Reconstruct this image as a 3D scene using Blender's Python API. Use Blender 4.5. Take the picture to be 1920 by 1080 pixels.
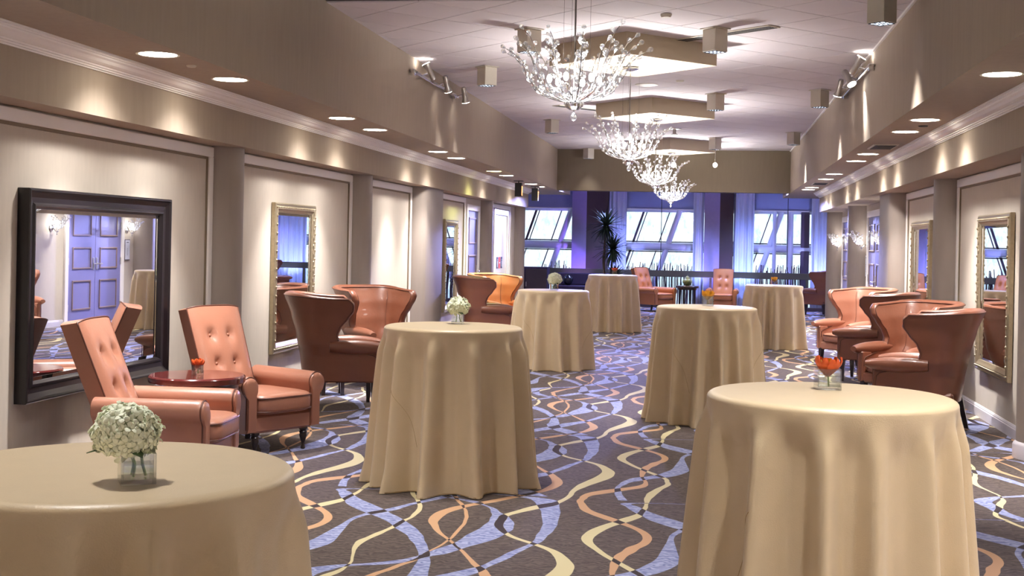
import bpy, bmesh, math, random
import numpy as np
from mathutils import Matrix, Vector
for o in list(bpy.data.objects): bpy.data.objects.remove(o, do_unlink=True)
SC = bpy.context.scene
COL = SC.collection
random.seed(7)
PI = math.pi

# ------------------------------------------------------------------ camera
F, PX, PY, SR = 2400.0, 960.0, 455.5, 0.02
CR = math.sqrt(1-SR*SR)
_a, _b = (1335-PX)/F, -(463-PY)/F
PSI = math.atan(_a*CR-_b*SR)
cam = bpy.data.cameras.new('camera'); camo = bpy.data.objects.new('camera', cam); COL.objects.link(camo)
R_ = Vector((math.cos(PSI), math.sin(PSI), 0)); U_ = Vector((0, 0, 1)); FW = Vector((-math.sin(PSI), math.cos(PSI), 0))
cx = CR*R_+SR*U_; cy = -SR*R_+CR*U_; cz = -FW
camo.matrix_world = Matrix(((cx.x, cy.x, cz.x, 0), (cx.y, cy.y, cz.y, 0), (cx.z, cy.z, cz.z, 1.6), (0, 0, 0, 1)))
cam.sensor_width = 36; cam.lens = F/1920*36; cam.shift_x = 0; cam.shift_y = -(540-PY)/1920
cam.clip_start = .05; cam.clip_end = 300
SC.camera = camo

# ------------------------------------------------------------------ world, exposure
W = bpy.data.worlds.new('overcast_sky'); SC.world = W; W.use_nodes = True
WORLD_STRENGTH = .85
EXPOSURE = 1.12
bgn = W.node_tree.nodes['Background']; bgn.inputs[0].default_value = (.74, .88, 1.0, 1); bgn.inputs[1].default_value = WORLD_STRENGTH
vs = SC.view_settings; vs.view_transform = 'Standard'; vs.look = 'None'; vs.exposure = EXPOSURE; vs.gamma = 1; vs.use_curve_mapping = False
cy_ = SC.cycles
cy_.use_denoising = True; cy_.max_bounces = 6; cy_.diffuse_bounces = 3; cy_.glossy_bounces = 3; cy_.transmission_bounces = 3; cy_.transparent_max_bounces = 10
cy_.use_adaptive_sampling = True; cy_.adaptive_threshold = .10; cy_.adaptive_min_samples = 20
cy_.sample_clamp_indirect = 4.0; cy_.sample_clamp_direct = 0; cy_.caustics_reflective = False; cy_.caustics_refractive = False
# lamp powers (W)
E_DOWN, E_CHAND, E_BOX, E_TRACK, E_SCONCE, E_UP = 56, 9, 135, 75, 2.5, 130
WARM = (1, .90, .78); NEUT = (1, .968, .945); COOL = (.86, .90, 1)

# ------------------------------------------------------------------ materials
MATS = {}
def srgb(r, g, b):
    f = lambda c: (c/255/12.92) if c/255 <= .04045 else ((c/255+.055)/1.055)**2.4
    return (f(r), f(g), f(b))
def mat(name, col, rough=.5, metal=0, var=0, vscale=8, bump=0, bscale=60, stretch=(1, 1, 1), coat=0, sheen=0, spec=.5, trans=0):
    if name in MATS: return MATS[name]
    m = bpy.data.materials.new(name); m.use_nodes = True; nt = m.node_tree; b = nt.nodes['Principled BSDF']
    b.inputs['Base Color'].default_value = (*col, 1); b.inputs['Roughness'].default_value = rough; b.inputs['Metallic'].default_value = metal
    b.inputs['Coat Weight'].default_value = coat; b.inputs['Sheen Weight'].default_value = sheen; b.inputs['Specular IOR Level'].default_value = spec
    b.inputs['Transmission Weight'].default_value = trans
    if var or bump:
        tc = nt.nodes.new('ShaderNodeTexCoord'); mp = nt.nodes.new('ShaderNodeMapping'); mp.inputs['Scale'].default_value = stretch
        nt.links.new(tc.outputs['Object'], mp.inputs[0])
    if var:
        n = nt.nodes.new('ShaderNodeTexNoise'); n.inputs['Scale'].default_value = vscale; n.inputs['Detail'].default_value = 4
        nt.links.new(mp.outputs[0], n.inputs['Vector'])
        mx = nt.nodes.new('ShaderNodeMix'); mx.data_type = 'RGBA'
        mx.inputs['A'].default_value = (*[max(0, c*(1-var)) for c in col], 1); mx.inputs['B'].default_value = (*[min(1, c*(1+var)) for c in col], 1)
        nt.links.new(n.outputs[0], mx.inputs[0]); nt.links.new(mx.outputs['Result'], b.inputs['Base Color'])
    if bump:
        n2 = nt.nodes.new('ShaderNodeTexNoise'); n2.inputs['Scale'].default_value = bscale; n2.inputs['Detail'].default_value = 3
        nt.links.new(mp.outputs[0], n2.inputs['Vector'])
        bp = nt.nodes.new('ShaderNodeBump'); bp.inputs['Strength'].default_value = bump; bp.inputs['Distance'].default_value = .01
        nt.links.new(n2.outputs[0], bp.inputs['Height']); nt.links.new(bp.outputs[0], b.inputs['Normal'])
    MATS[name] = m
    return m
def emis(name, col, strength):
    if name in MATS: return MATS[name]
    m = bpy.data.materials.new(name); m.use_nodes = True; nt = m.node_tree; b = nt.nodes['Principled BSDF']
    b.inputs['Base Color'].default_value = (*col, 1); b.inputs['Emission Color'].default_value = (*col, 1); b.inputs['Emission Strength'].default_value = strength
    MATS[name] = m
    return m
def nodes_mat(name):
    m = bpy.data.materials.new(name); m.use_nodes = True; nt = m.node_tree
    for n in list(nt.nodes): nt.nodes.remove(n)
    out = nt.nodes.new('ShaderNodeOutputMaterial'); MATS[name] = m
    return m, nt, out

LINEN = (140, 125, 104)
M_WALL = mat('linen_wallpaper', srgb(199, 188, 175), .8, var=.07, vscale=5, stretch=(6, 6, 1.2), bump=.12, bscale=240)
M_SOFFIT = mat('taupe_linen_wallpaper', srgb(164, 148, 131), .8, var=.10, vscale=4, stretch=(5, 5, .6), bump=.1, bscale=200)
M_COLUMN = mat('taupe_column_paint', srgb(146, 134, 126), .55, var=.06, vscale=5, stretch=(5, 5, .8), bump=.08, bscale=180)
M_BEAM = mat('olive_brown_linen', srgb(122, 109, 88), .8, var=.08, vscale=4, stretch=(5, 5, .6), bump=.1, bscale=200)
M_TRIM = mat('ivory_trim_paint', srgb(238, 232, 228), .45, var=.03, vscale=3)
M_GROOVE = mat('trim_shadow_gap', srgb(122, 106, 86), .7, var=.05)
M_TILE = mat('ceiling_tile', srgb(214, 206, 208), .85, var=.04, vscale=3, bump=.25, bscale=160)
M_TGAP = mat('ceiling_joint', srgb(84, 78, 78), .9, var=.05)
M_COFFER = mat('coffer_paint', srgb(186, 172, 148), .8, var=.05, vscale=4)
M_CLOTH = mat('champagne_satin_cloth', srgb(212, 190, 154), .37, var=.05, vscale=12, bump=.10, bscale=220, sheen=.2)
M_HEM = mat('champagne_hem_thread', srgb(180, 150, 108), .6, var=.05)
M_LEATHER = mat('saddle_leather', srgb(158, 106, 85), .36, var=.10, vscale=5, bump=.10, bscale=45, coat=.15)
M_LEATHER2 = mat('chestnut_leather', srgb(122, 73, 53), .36, var=.10, vscale=5, bump=.10, bscale=45, coat=.15)
M_LEATHER3 = mat('tan_leather', srgb(180, 117, 72), .38, var=.10, vscale=5, bump=.10, bscale=45, coat=.15)
M_PIPING = mat('leather_piping', srgb(92, 50, 36), .45, var=.1)
M_DKWOOD = mat('espresso_wood', srgb(38, 24, 22), .3, var=.2, vscale=10, stretch=(1, 1, .2), coat=.2)
M_MAHOG = mat('mahogany_top', srgb(88, 34, 32), .16, var=.2, vscale=7, stretch=(1, 6, 1), coat=.5)
M_BLACKFRAME = mat('black_brown_lacquer', srgb(22, 16, 20), .30, var=.15, vscale=9)
M_GOLD = mat('antique_gilt', srgb(178, 164, 138), .36, metal=.75, var=.2, vscale=40, bump=.2, bscale=90)
M_MIRROR = mat('mirror_silver', (.86, .88, .90), .0, metal=1, var=.005)
M_CHROME = mat('chrome', (.75, .76, .78), .12, metal=1, var=.03)
M_NICKEL = mat('brushed_nickel', (.55, .52, .48), .35, metal=1, var=.05)
M_BOXWHITE = mat('fixture_enamel', srgb(206, 198, 182), .55, var=.03)
M_BLACK = mat('black_metal', (.012, .012, .014), .4, var=.1)
M_VENT = mat('vent_dark', (.03, .03, .03), .6, var=.1)
M_DOOR = mat('lilac_grey_door_paint', srgb(116, 112, 162), .4, var=.04)
M_IVDOOR = mat('ivory_door_paint', srgb(200, 193, 188), .45, var=.03)
M_DOORTRIM = mat('bronze_door_bead', srgb(120, 98, 92), .4, var=.08)
M_CURTAIN = mat('white_sheer_curtain', srgb(206, 212, 232), .75, var=.04, vscale=6)  # slight LED blue put into the white of the sheers
M_SHADE = mat('led_lit_roller_shade', srgb(150, 160, 200), .8, var=.04, vscale=6)  # blue of the lounge LEDs put into the fabric colour
M_TUBE = mat('lilac_white_steel', srgb(206, 204, 222), .45, var=.04)
M_MUNTIN = mat('plum_dark_muntin', srgb(84, 68, 86), .5, var=.1)
M_PILLAR = mat('espresso_pillar', srgb(62, 46, 42), .6, var=.15, vscale=5)
M_PILLARG = mat('violet_lit_pillar_face', srgb(150, 140, 170), .6, var=.08, vscale=12)  # uplight violet put into the colour of the pillars' left face
M_RAIL = mat('olive_brown_rail', srgb(72, 66, 48), .5, var=.12)
M_TWIG = mat('plum_twig_bark', srgb(74, 52, 62), .8, var=.3, vscale=30)
M_PALM = mat('yucca_leaf', srgb(46, 62, 44), .5, var=.3, vscale=10)
M_TRUNK = mat('yucca_trunk', srgb(92, 74, 58), .8, var=.3, vscale=30)
M_STEM = mat('flower_stem', srgb(110, 150, 60), .5, var=.2, vscale=40)
M_LEAFG = mat('hydrangea_leaf', srgb(60, 92, 50), .45, var=.2, vscale=30)
M_HYD = mat('pale_green_hydrangea', srgb(244, 249, 222), .6, var=.06, vscale=35)
M_HYDC = mat('green_floret_eye', srgb(220, 232, 178), .6, var=.1)
M_ORANGE = mat('orange_petal', srgb(214, 88, 34), .45, var=.28, vscale=30)
M_YELLOW = mat('amber_petal', srgb(244, 170, 46), .45, var=.25, vscale=30)
M_LED = emis('downlight_lens', (1, .93, .80), 14)
M_LEDY = emis('yellow_green_lens', (.95, 1, .38), 8)
M_BULB = emis('halogen_bulb', (1, .95, .88), 14)
M_BOXLED = emis('box_lamp_louvre', (.72, .82, 1), 2.2)
M_ORGLOW = emis('amber_lantern_glow', (1, .30, .10), 1.6)
M_SIGNR = mat('red_sign', srgb(196, 44, 50), .5, var=.03)
M_SIGNB = mat('navy_sign', srgb(42, 44, 84), .5, var=.03)
M_PAPER = mat('notice_paper', srgb(222, 224, 236), .6, var=.03)
M_GREYINK = mat('grey_ink', srgb(110, 110, 130), .6, var=.05)
M_CERAM = mat('celadon_ceramic', srgb(112, 120, 74), .35, var=.1)
M_BLACKCER = mat('black_ceramic', (.015, .013, .02), .2, var=.1)
M_SOFA = mat('plum_velvet', srgb(52, 36, 56), .8, var=.15)
M_GROUND = mat('pale_terrace', srgb(210, 216, 222), .9, var=.08, vscale=1)
M_PLINTH = mat('lilac_white_baseboard', srgb(214, 208, 216), .45, var=.03)

# thin glass for vases: mostly clear, with a reflective coat
def clear_glass(name, tint, gloss=.12, dif=0.0):
    m, nt, out = nodes_mat(name)
    t = nt.nodes.new('ShaderNodeBsdfTransparent'); t.inputs[0].default_value = (*tint, 1)
    g = nt.nodes.new('ShaderNodeBsdfGlossy'); g.inputs['Roughness'].default_value = .03
    fr = nt.nodes.new('ShaderNodeLayerWeight'); fr.inputs[0].default_value = .25
    ma = nt.nodes.new('ShaderNodeMath'); ma.operation = 'MULTIPLY_ADD'; ma.inputs[1].default_value = .8; ma.inputs[2].default_value = gloss*.4
    nt.links.new(fr.outputs['Facing'], ma.inputs[0])
    mx = nt.nodes.new('ShaderNodeMixShader'); nt.links.new(ma.outputs[0], mx.inputs[0]); nt.links.new(t.outputs[0], mx.inputs[1]); nt.links.new(g.outputs[0], mx.inputs[2])
    nt.links.new(mx.outputs[0], out.inputs[0])
    return m
M_GLASS = clear_glass('vase_glass', (.93, .95, .945), .3)
M_WATER = clear_glass('vase_water', (.955, .98, .965), .05)
# crystal: bright cut glass
def crystal():
    m, nt, out = nodes_mat('cut_crystal')
    g = nt.nodes.new('ShaderNodeBsdfGlossy'); g.inputs['Roughness'].default_value = .08; g.inputs[0].default_value = (1, 1, 1, 1)
    t = nt.nodes.new('ShaderNodeBsdfTransparent'); t.inputs[0].default_value = (.92, .94, .97, 1)
    d = nt.nodes.new('ShaderNodeBsdfTranslucent'); d.inputs[0].default_value = (.95, .95, .97, 1)
    a = nt.nodes.new('ShaderNodeMixShader'); a.inputs[0].default_value = .14
    b = nt.nodes.new('ShaderNodeMixShader'); b.inputs[0].default_value = .52
    nt.links.new(g.outputs[0], a.inputs[1]); nt.links.new(d.outputs[0], a.inputs[2])
    nt.links.new(a.outputs[0], b.inputs[1]); nt.links.new(t.outputs[0], b.inputs[2]); nt.links.new(b.outputs[0], out.inputs[0])
    return m
M_CRYSTAL = crystal()
# window panes: clear but weathered and streaked
def pane_mat():
    m, nt, out = nodes_mat('streaked_window_glass')
    tc = nt.nodes.new('ShaderNodeTexCoord'); mp = nt.nodes.new('ShaderNodeMapping'); mp.inputs['Rotation'].default_value = (0, .6, 0); mp.inputs['Scale'].default_value = (3, 1, 1.6)
    nt.links.new(tc.outputs['Object'], mp.inputs[0])
    n = nt.nodes.new('ShaderNodeTexNoise'); n.inputs['Scale'].default_value = 1.6; n.inputs['Detail'].default_value = 10; n.inputs['Roughness'].default_value = .7
    nt.links.new(mp.outputs[0], n.inputs['Vector'])
    r = nt.nodes.new('ShaderNodeValToRGB'); r.color_ramp.elements[0].position = .30; r.color_ramp.elements[1].position = .55
    r.color_ramp.elements[0].color = (.66, .78, .84, 1); r.color_ramp.elements[1].color = (1, 1, 1, 1)
    nt.links.new(n.outputs[0], r.inputs[0])
    t = nt.nodes.new('ShaderNodeBsdfTransparent'); nt.links.new(r.outputs[0], t.inputs[0])
    g = nt.nodes.new('ShaderNodeBsdfGlossy'); g.inputs['Roughness'].default_value = .02
    mx = nt.nodes.new('ShaderNodeMixShader'); mx.inputs[0].default_value = .06
    nt.links.new(t.outputs[0], mx.inputs[1]); nt.links.new(g.outputs[0], mx.inputs[2]); nt.links.new(mx.outputs[0], out.inputs[0])
    return m
M_PANE = pane_mat()

# carpet: ribbons woven in a repeat of 1.82 x 2.68 m; where two ribbons cross the pile is dark
CARPET=[
('o',[-0.77,-0.76,-0.71,-0.64,-0.56,-0.47,-0.42,-0.41,-0.42,-0.44,-0.45,-0.45,-0.45,-0.44,-0.43,-0.40,-0.38,-0.34,-0.32,-0.32,-0.34,-0.38,-0.44,-0.51,-0.58,-0.65,-0.71,-0.74,-0.76,-0.78],[0.025,0.031,0.053,0.063,0.058,0.048,0.029,0.017,0.014,0.012,0.016,0.021,0.026,0.030,0.034,0.036,0.037,0.031,0.027,0.027,0.027,0.027,0.031,0.039,0.046,0.042,0.035,0.030,0.026,0.024]),
('c',[-0.37,-0.37,-0.36,-0.35,-0.33,-0.31,-0.28,-0.26,-0.27,-0.28,-0.32,-0.37,-0.42,-0.47,-0.52,-0.56,-0.60,-0.63,-0.64,-0.63,-0.61,-0.58,-0.54,-0.49,-0.45,-0.41,-0.39,-0.38,-0.37,-0.37],[0.018,0.024,0.029,0.033,0.030,0.026,0.024,0.021,0.018,0.018,0.022,0.024,0.022,0.022,0.021,0.022,0.026,0.030,0.035,0.038,0.041,0.039,0.038,0.041,0.044,0.035,0.020,0.019,0.016,0.013]),
('c',[-0.87,-0.86,-0.86,-0.85,-0.83,-0.81,-0.78,-0.75,-0.72,-0.70,-0.69,-0.69,-0.71,-0.74,-0.78,-0.85,-0.94,-1.03,-1.09,-1.13,-1.16,-1.17,-1.17,-1.17,-1.13,-1.08,-1.03,-0.97,-0.92,-0.89],[0.019,0.019,0.019,0.023,0.033,0.041,0.047,0.052,0.056,0.056,0.051,0.046,0.040,0.034,0.030,0.027,0.026,0.023,0.020,0.024,0.027,0.028,0.028,0.028,0.030,0.038,0.047,0.053,0.027,0.021]),
('o',[-1.16,-1.10,-1.05,-1.02,-1.00,-0.99,-1.00,-1.02,-1.05,-1.08,-1.13,-1.17,-1.21,-1.25,-1.30,-1.34,-1.39,-1.44,-1.48,-1.51,-1.54,-1.55,-1.55,-1.54,-1.51,-1.47,-1.41,-1.34,-1.28,-1.22],[0.031,0.027,0.028,0.034,0.037,0.037,0.038,0.035,0.030,0.025,0.020,0.016,0.014,0.013,0.010,0.012,0.013,0.016,0.020,0.024,0.029,0.035,0.038,0.039,0.041,0.041,0.035,0.042,0.039,0.035]),
('o',[-1.60,-1.63,-1.64,-1.66,-1.64,-1.62,-1.59,-1.56,-1.52,-1.49,-1.45,-1.43,-1.42,-1.40,-1.38,-1.37,-1.36,-1.36,-1.36,-1.36,-1.36,-1.37,-1.38,-1.40,-1.42,-1.45,-1.48,-1.52,-1.55,-1.58],[0.019,0.022,0.023,0.024,0.029,0.029,0.025,0.021,0.020,0.019,0.016,0.010,0.009,0.009,0.009,0.009,0.010,0.012,0.012,0.012,0.012,0.012,0.013,0.013,0.012,0.009,0.016,0.014,0.015,0.017]),
('c',[-1.87,-1.90,-1.89,-1.86,-1.83,-1.81,-1.78,-1.75,-1.74,-1.74,-1.76,-1.78,-1.80,-1.81,-1.81,-1.79,-1.77,-1.75,-1.73,-1.72,-1.71,-1.69,-1.69,-1.69,-1.70,-1.72,-1.75,-1.78,-1.82,-1.85],[0.017,0.017,0.018,0.021,0.023,0.025,0.027,0.019,0.010,0.009,0.009,0.010,0.014,0.019,0.025,0.021,0.023,0.017,0.018,0.018,0.017,0.013,0.017,0.018,0.016,0.016,0.015,0.017,0.017,0.017]),
('b',[-1.74,-1.79,-1.83,-1.85,-1.86,-1.88,-1.89,-1.86,-1.78,-1.60,-1.49,-1.43,-1.37,-1.33,-1.29,-1.25,-1.22,-1.20,-1.18,-1.16,-1.16,-1.16,-1.18,-1.20,-1.24,-1.27,-1.34,-1.43,-1.58,-1.67],[0.050,0.045,0.042,0.046,0.049,0.053,0.056,0.066,0.047,0.052,0.040,0.031,0.053,0.058,0.058,0.069,0.084,0.094,0.093,0.093,0.086,0.075,0.063,0.047,0.030,0.021,0.014,0.047,0.039,0.042]),
('b',[-2.34,-2.36,-2.38,-2.39,-2.40,-2.40,-2.38,-2.36,-2.31,-2.25,-2.15,-2.09,-2.05,-2.02,-2.01,-2.01,-2.01,-2.01,-2.01,-2.01,-2.00,-1.97,-1.92,-1.86,-1.82,-1.78,-1.73,-1.68,-1.63,-1.58],[0.030,0.028,0.026,0.024,0.021,0.018,0.024,0.032,0.052,0.067,0.070,0.070,0.073,0.068,0.058,0.049,0.040,0.031,0.022,0.017,0.018,0.023,0.038,0.037,0.028,0.024,0.028,0.033,0.039,0.044]),
('b',[-1.54,-1.49,-1.44,-1.39,-1.34,-1.29,-1.25,-1.22,-1.16,-1.11,-1.07,-1.04,-1.01,-0.99,-0.96,-0.93,-0.90,-0.89,-0.89,-0.88,-0.88,-0.88,-0.89,-0.90,-0.91,-0.92,-0.94,-0.96,-0.98,-1.03],[0.050,0.056,0.061,0.067,0.064,0.060,0.062,0.066,0.059,0.044,0.024,0.028,0.029,0.027,0.024,0.019,0.024,0.028,0.033,0.037,0.040,0.043,0.046,0.051,0.056,0.060,0.065,0.071,0.077,0.082]),
('b',[-1.08,-1.14,-1.21,-1.26,-1.32,-1.34,-1.36,-1.36,-1.37,-1.38,-1.39,-1.41,-1.43,-1.46,-1.49,-1.53,-1.56,-1.61,-1.66,-1.71,-1.77,-1.84,-1.92,-1.99,-2.06,-2.12,-2.18,-2.23,-2.27,-2.31],[0.087,0.087,0.084,0.075,0.062,0.058,0.056,0.050,0.044,0.040,0.035,0.031,0.032,0.033,0.036,0.042,0.047,0.056,0.064,0.060,0.065,0.075,0.084,0.093,0.090,0.072,0.060,0.051,0.043,0.035]),
]
def carpet_mat():
    PXR, LY = 1.82, 2.68
    m, nt, out = nodes_mat('ribbon_carpet')
    L = nt.links.new
    def N(t, **k):
        n = nt.nodes.new(t)
        for a, v in k.items(): setattr(n, a, v)
        return n
    def mth(op, a, b=None, c=None, clamp=False):
        n = N('ShaderNodeMath', operation=op); n.use_clamp = clamp
        for i, v in enumerate((a, b, c)):
            if v is None: continue
            if isinstance(v, (int, float)): n.inputs[i].default_value = v
            else: L(v, n.inputs[i])
        return n.outputs[0]
    tc = N('ShaderNodeTexCoord'); sp = N('ShaderNodeSeparateXYZ'); L(tc.outputs['Object'], sp.inputs[0])
    X, Y = sp.outputs[0], sp.outputs[1]
    ph = mth('FRACT', mth('DIVIDE', Y, LY))
    def curve(vals, lo, hi):
        n = N('ShaderNodeFloatCurve'); c = n.mapping.curves[0]; n.mapping.use_clip = False
        v = [(q-lo)/(hi-lo) for q in vals]; v = v+[v[0]]
        pts = c.points
        pts[0].location = (0, v[0]); pts[1].location = (1, v[-1])
        for i in range(1, len(v)-1): pts.new(i/(len(v)-1), v[i])
        n.mapping.update(); L(ph, n.inputs['Value'])
        return mth('MULTIPLY_ADD', n.outputs[0], hi-lo, lo)
    sums = {'o': None, 'c': None, 'b': None}
    tot = None
    for k, xs, ws in CARPET:
        cxn = curve(xs, -3, 0); wn = curve(ws, 0, .2)
        d = mth('SUBTRACT', X, cxn)
        d = mth('SUBTRACT', mth('FRACT', mth('ADD', mth('DIVIDE', d, PXR), 100.5)), .5)
        d = mth('ABSOLUTE', mth('MULTIPLY', d, PXR))
        mk = mth('MULTIPLY', mth('SUBTRACT', wn, d), 400, clamp=True)
        sums[k] = mk if sums[k] is None else mth('ADD', sums[k], mk)
        tot = mk if tot is None else mth('ADD', tot, mk)
    # watered-silk figure
    w = N('ShaderNodeTexWave', wave_type='RINGS'); w.inputs['Scale'].default_value = 7; w.inputs['Distortion'].default_value = 14; w.inputs['Detail'].default_value = 2; w.inputs['Detail Scale'].default_value = 1.6
    L(tc.outputs['Object'], w.inputs['Vector'])
    pn = N('ShaderNodeTexNoise'); pn.inputs['Scale'].default_value = 420; L(tc.outputs['Object'], pn.inputs['Vector'])
    def two(c1, c2, fac):
        x = N('ShaderNodeMix', data_type='RGBA'); x.inputs['A'].default_value = (*srgb(*c1), 1); x.inputs['B'].default_value = (*srgb(*c2), 1); L(fac, x.inputs[0]); return x.outputs['Result']
    def over(a, b, fac):
        x = N('ShaderNodeMix', data_type='RGBA'); L(a, x.inputs['A']); L(b, x.inputs['B']); L(fac, x.inputs[0]); x.clamp_factor = True; return x.outputs['Result']
    base = two((76, 65, 62), (106, 93, 88), w.outputs[0])
    blue = two((124, 132, 184), (180, 186, 220), w.outputs[0])
    cream = two((214, 200, 154), (226, 214, 172), pn.outputs[0])
    org = two((204, 160, 122), (216, 172, 134), pn.outputs[0])
    dark = two((52, 42, 46), (62, 50, 54), pn.outputs[0])
    c = over(base, blue, sums['b']); c = over(c, org, sums['o']); c = over(c, cream, sums['c'])
    c = over(c, dark, mth('SUBTRACT', tot, 1.0, clamp=True))
    b = N('ShaderNodeBsdfPrincipled'); b.inputs['Roughness'].default_value = .95; b.inputs['Specular IOR Level'].default_value = .15; b.inputs['Sheen Weight'].default_value = .12
    L(c, b.inputs['Base Color'])
    bp = N('ShaderNodeBump'); bp.inputs['Strength'].default_value = .35; bp.inputs['Distance'].default_value = .004; L(pn.outputs[0], bp.inputs['Height']); L(bp.outputs[0], b.inputs['Normal'])
    L(b.outputs[0], out.inputs[0])
    return m
M_CARPET = carpet_mat()

# ------------------------------------------------------------------ mesh builder
def tag(o, label=None, cat=None, group=None, kind=None):
    if label: o['label'] = label
    if cat: o['category'] = cat
    if group: o['group'] = group
    if kind: o['kind'] = kind
    return o
def thing(name, label, cat, loc=(0, 0, 0), rz=0, group=None, kind=None):
    o = bpy.data.objects.new(name, None); COL.objects.link(o); o.location = loc; o.rotation_euler = (0, 0, rz); o.empty_display_size = .1
    return tag(o, label, cat, group, kind)
class MB:
    def __init__(s): s.v = []; s.f = []
    def add(s, vs, fs):
        n = len(s.v); s.v += [tuple(map(float, p)) for p in vs]; s.f += [tuple(i+n for i in q) for q in fs]; return s
    def box(s, x0, x1, y0, y1, z0, z1):
        return s.add([(x0, y0, z0), (x1, y0, z0), (x1, y1, z0), (x0, y1, z0), (x0, y0, z1), (x1, y0, z1), (x1, y1, z1), (x0, y1, z1)],
                     [(0, 3, 2, 1), (4, 5, 6, 7), (0, 1, 5, 4), (1, 2, 6, 5), (2, 3, 7, 6), (3, 0, 4, 7)])
    def cbox(s, x0, x1, y0, y1, z0, z1, b=.01):
        # box with chamfered edges
        vs = []; idx = {}
        for i, X in enumerate((x0, x1)):
            for j, Y in enumerate((y0, y1)):
                for k, Z in enumerate((z0, z1)):
                    sx, sy, sz = (b, -b)[i], (b, -b)[j], (b, -b)[k]
                    idx[i, j, k] = len(vs)
                    vs += [(X, Y+sy, Z+sz), (X+sx, Y, Z+sz), (X+sx, Y+sy, Z)]
        fs = []
        I = lambda i, j, k, a: idx[i, j, k]+a
        for i in (0, 1): fs.append([I(i, 0, 0, 0), I(i, 1, 0, 0), I(i, 1, 1, 0), I(i, 0, 1, 0)] if i else [I(i, 0, 0, 0), I(i, 0, 1, 0), I(i, 1, 1, 0), I(i, 1, 0, 0)])
        for j in (0, 1): fs.append([I(0, j, 0, 1), I(0, j, 1, 1), I(1, j, 1, 1), I(1, j, 0, 1)] if j else [I(0, j, 0, 1), I(1, j, 0, 1), I(1, j, 1, 1), I(0, j, 1, 1)])
        for k in (0, 1): fs.append([I(0, 0, k, 2), I(1, 0, k, 2), I(1, 1, k, 2), I(0, 1, k, 2)] if k else [I(0, 0, k, 2), I(0, 1, k, 2), I(1, 1, k, 2), I(1, 0, k, 2)])
        for j in (0, 1):
            for k in (0, 1): fs.append([I(0, j, k, 1), I(1, j, k, 1), I(1, j, k, 2), I(0, j, k, 2)])
        for i in (0, 1):
            for k in (0, 1): fs.append([I(i, 0, k, 0), I(i, 1, k, 0), I(i, 1, k, 2), I(i, 0, k, 2)])
        for i in (0, 1):
            for j in (0, 1): fs.append([I(i, j, 0, 0), I(i, j, 1, 0), I(i, j, 1, 1), I(i, j, 0, 1)])
        for q in idx.values(): fs.append([q, q+1, q+2])
        return s.add(vs, fs)
    def rings(s, rings, close=True, cap0=True, cap1=True):
        n = len(rings[0]); vs = [p for r in rings for p in r]; fs = []
        for i in range(len(rings)-1):
            for j in range(n if close else n-1):
                k = (j+1) % n
                fs.append((i*n+j, i*n+k, (i+1)*n+k, (i+1)*n+j))
        if close and cap0: fs.append(tuple(reversed(range(n))))
        if close and cap1: fs.append(tuple((len(rings)-1)*n+j for j in range(n)))
        return s.add(vs, fs)
    def lathe(s, prof, n=24, c=(0, 0, 0), sy=1, rot=0):
        return s.rings([[(c[0]+r*math.cos(rot+2*PI*j/n), c[1]+r*sy*math.sin(rot+2*PI*j/n), c[2]+z) for j in range(n)] for r, z in prof])
    def tube(s, path, r, n=8, closed=False, cap=True):
        path = [Vector(p) for p in path]; rr = r if isinstance(r, (list, tuple)) else [r]*len(path)
        rings = []; up = Vector((0, 0, 1)); prev = None
        for i, p in enumerate(path):
            if closed: t = path[(i+1) % len(path)]-path[i-1]
            else: t = path[min(i+1, len(path)-1)]-path[max(i-1, 0)]
            t.normalize()
            if prev is None:
                a = t.cross(up)
                if a.length < .05: a = t.cross(Vector((1, 0, 0)))
            else: a = prev-t*prev.dot(t)
            a.normalize(); prev = a; b = t.cross(a)
            rings.append([tuple(p+a*rr[i]*math.cos(2*PI*j/n)+b*rr[i]*math.sin(2*PI*j/n)) for j in range(n)])
        if closed: rings.append(rings[0])
        return s.rings(rings, cap0=cap and not closed, cap1=cap and not closed)
    def prism(s, poly, z0, z1):
        n = len(poly)
        return s.add([(x, y, z0) for x, y in poly]+[(x, y, z1) for x, y in poly],
                     [tuple(reversed(range(n))), tuple(range(n, 2*n))]+[(i, (i+1) % n, n+(i+1) % n, n+i) for i in range(n)])
    def sweep(s, prof, axis, a0, a1):
        # closed profile polygon [(p,q)] swept along axis 'x' or 'y'
        P = (lambda p, q, a: (p, a, q)) if axis == 'y' else (lambda p, q, a: (a, p, q))
        return s.rings([[P(p, q, a0) for p, q in prof], [P(p, q, a1) for p, q in prof]])
    def super(s, c, size, e=4, nu=20, nv=12, M=None):
        # superellipsoid cushion
        sg = lambda a, p: math.copysign(abs(a)**p, a); rings = []
        for i in range(nv+1):
            ph = -PI/2+PI*i/nv; ph = max(-PI/2+.02, min(PI/2-.02, ph))
            cp, spn = sg(math.cos(ph), 2/e), sg(math.sin(ph), 2/e)
            rings.append([(c[0]+size[0]/2*cp*sg(math.cos(2*PI*j/nu+.001), 2/e), c[1]+size[1]/2*cp*sg(math.sin(2*PI*j/nu+.001), 2/e), c[2]+size[2]/2*spn) for j in range(nu)])
        if M: rings = [[tuple(M @ Vector(p)) for p in r] for r in rings]
        return s.rings(rings)
    def xf(s, M):
        s.v = [tuple(M @ Vector(p)) for p in s.v]; return s
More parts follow.
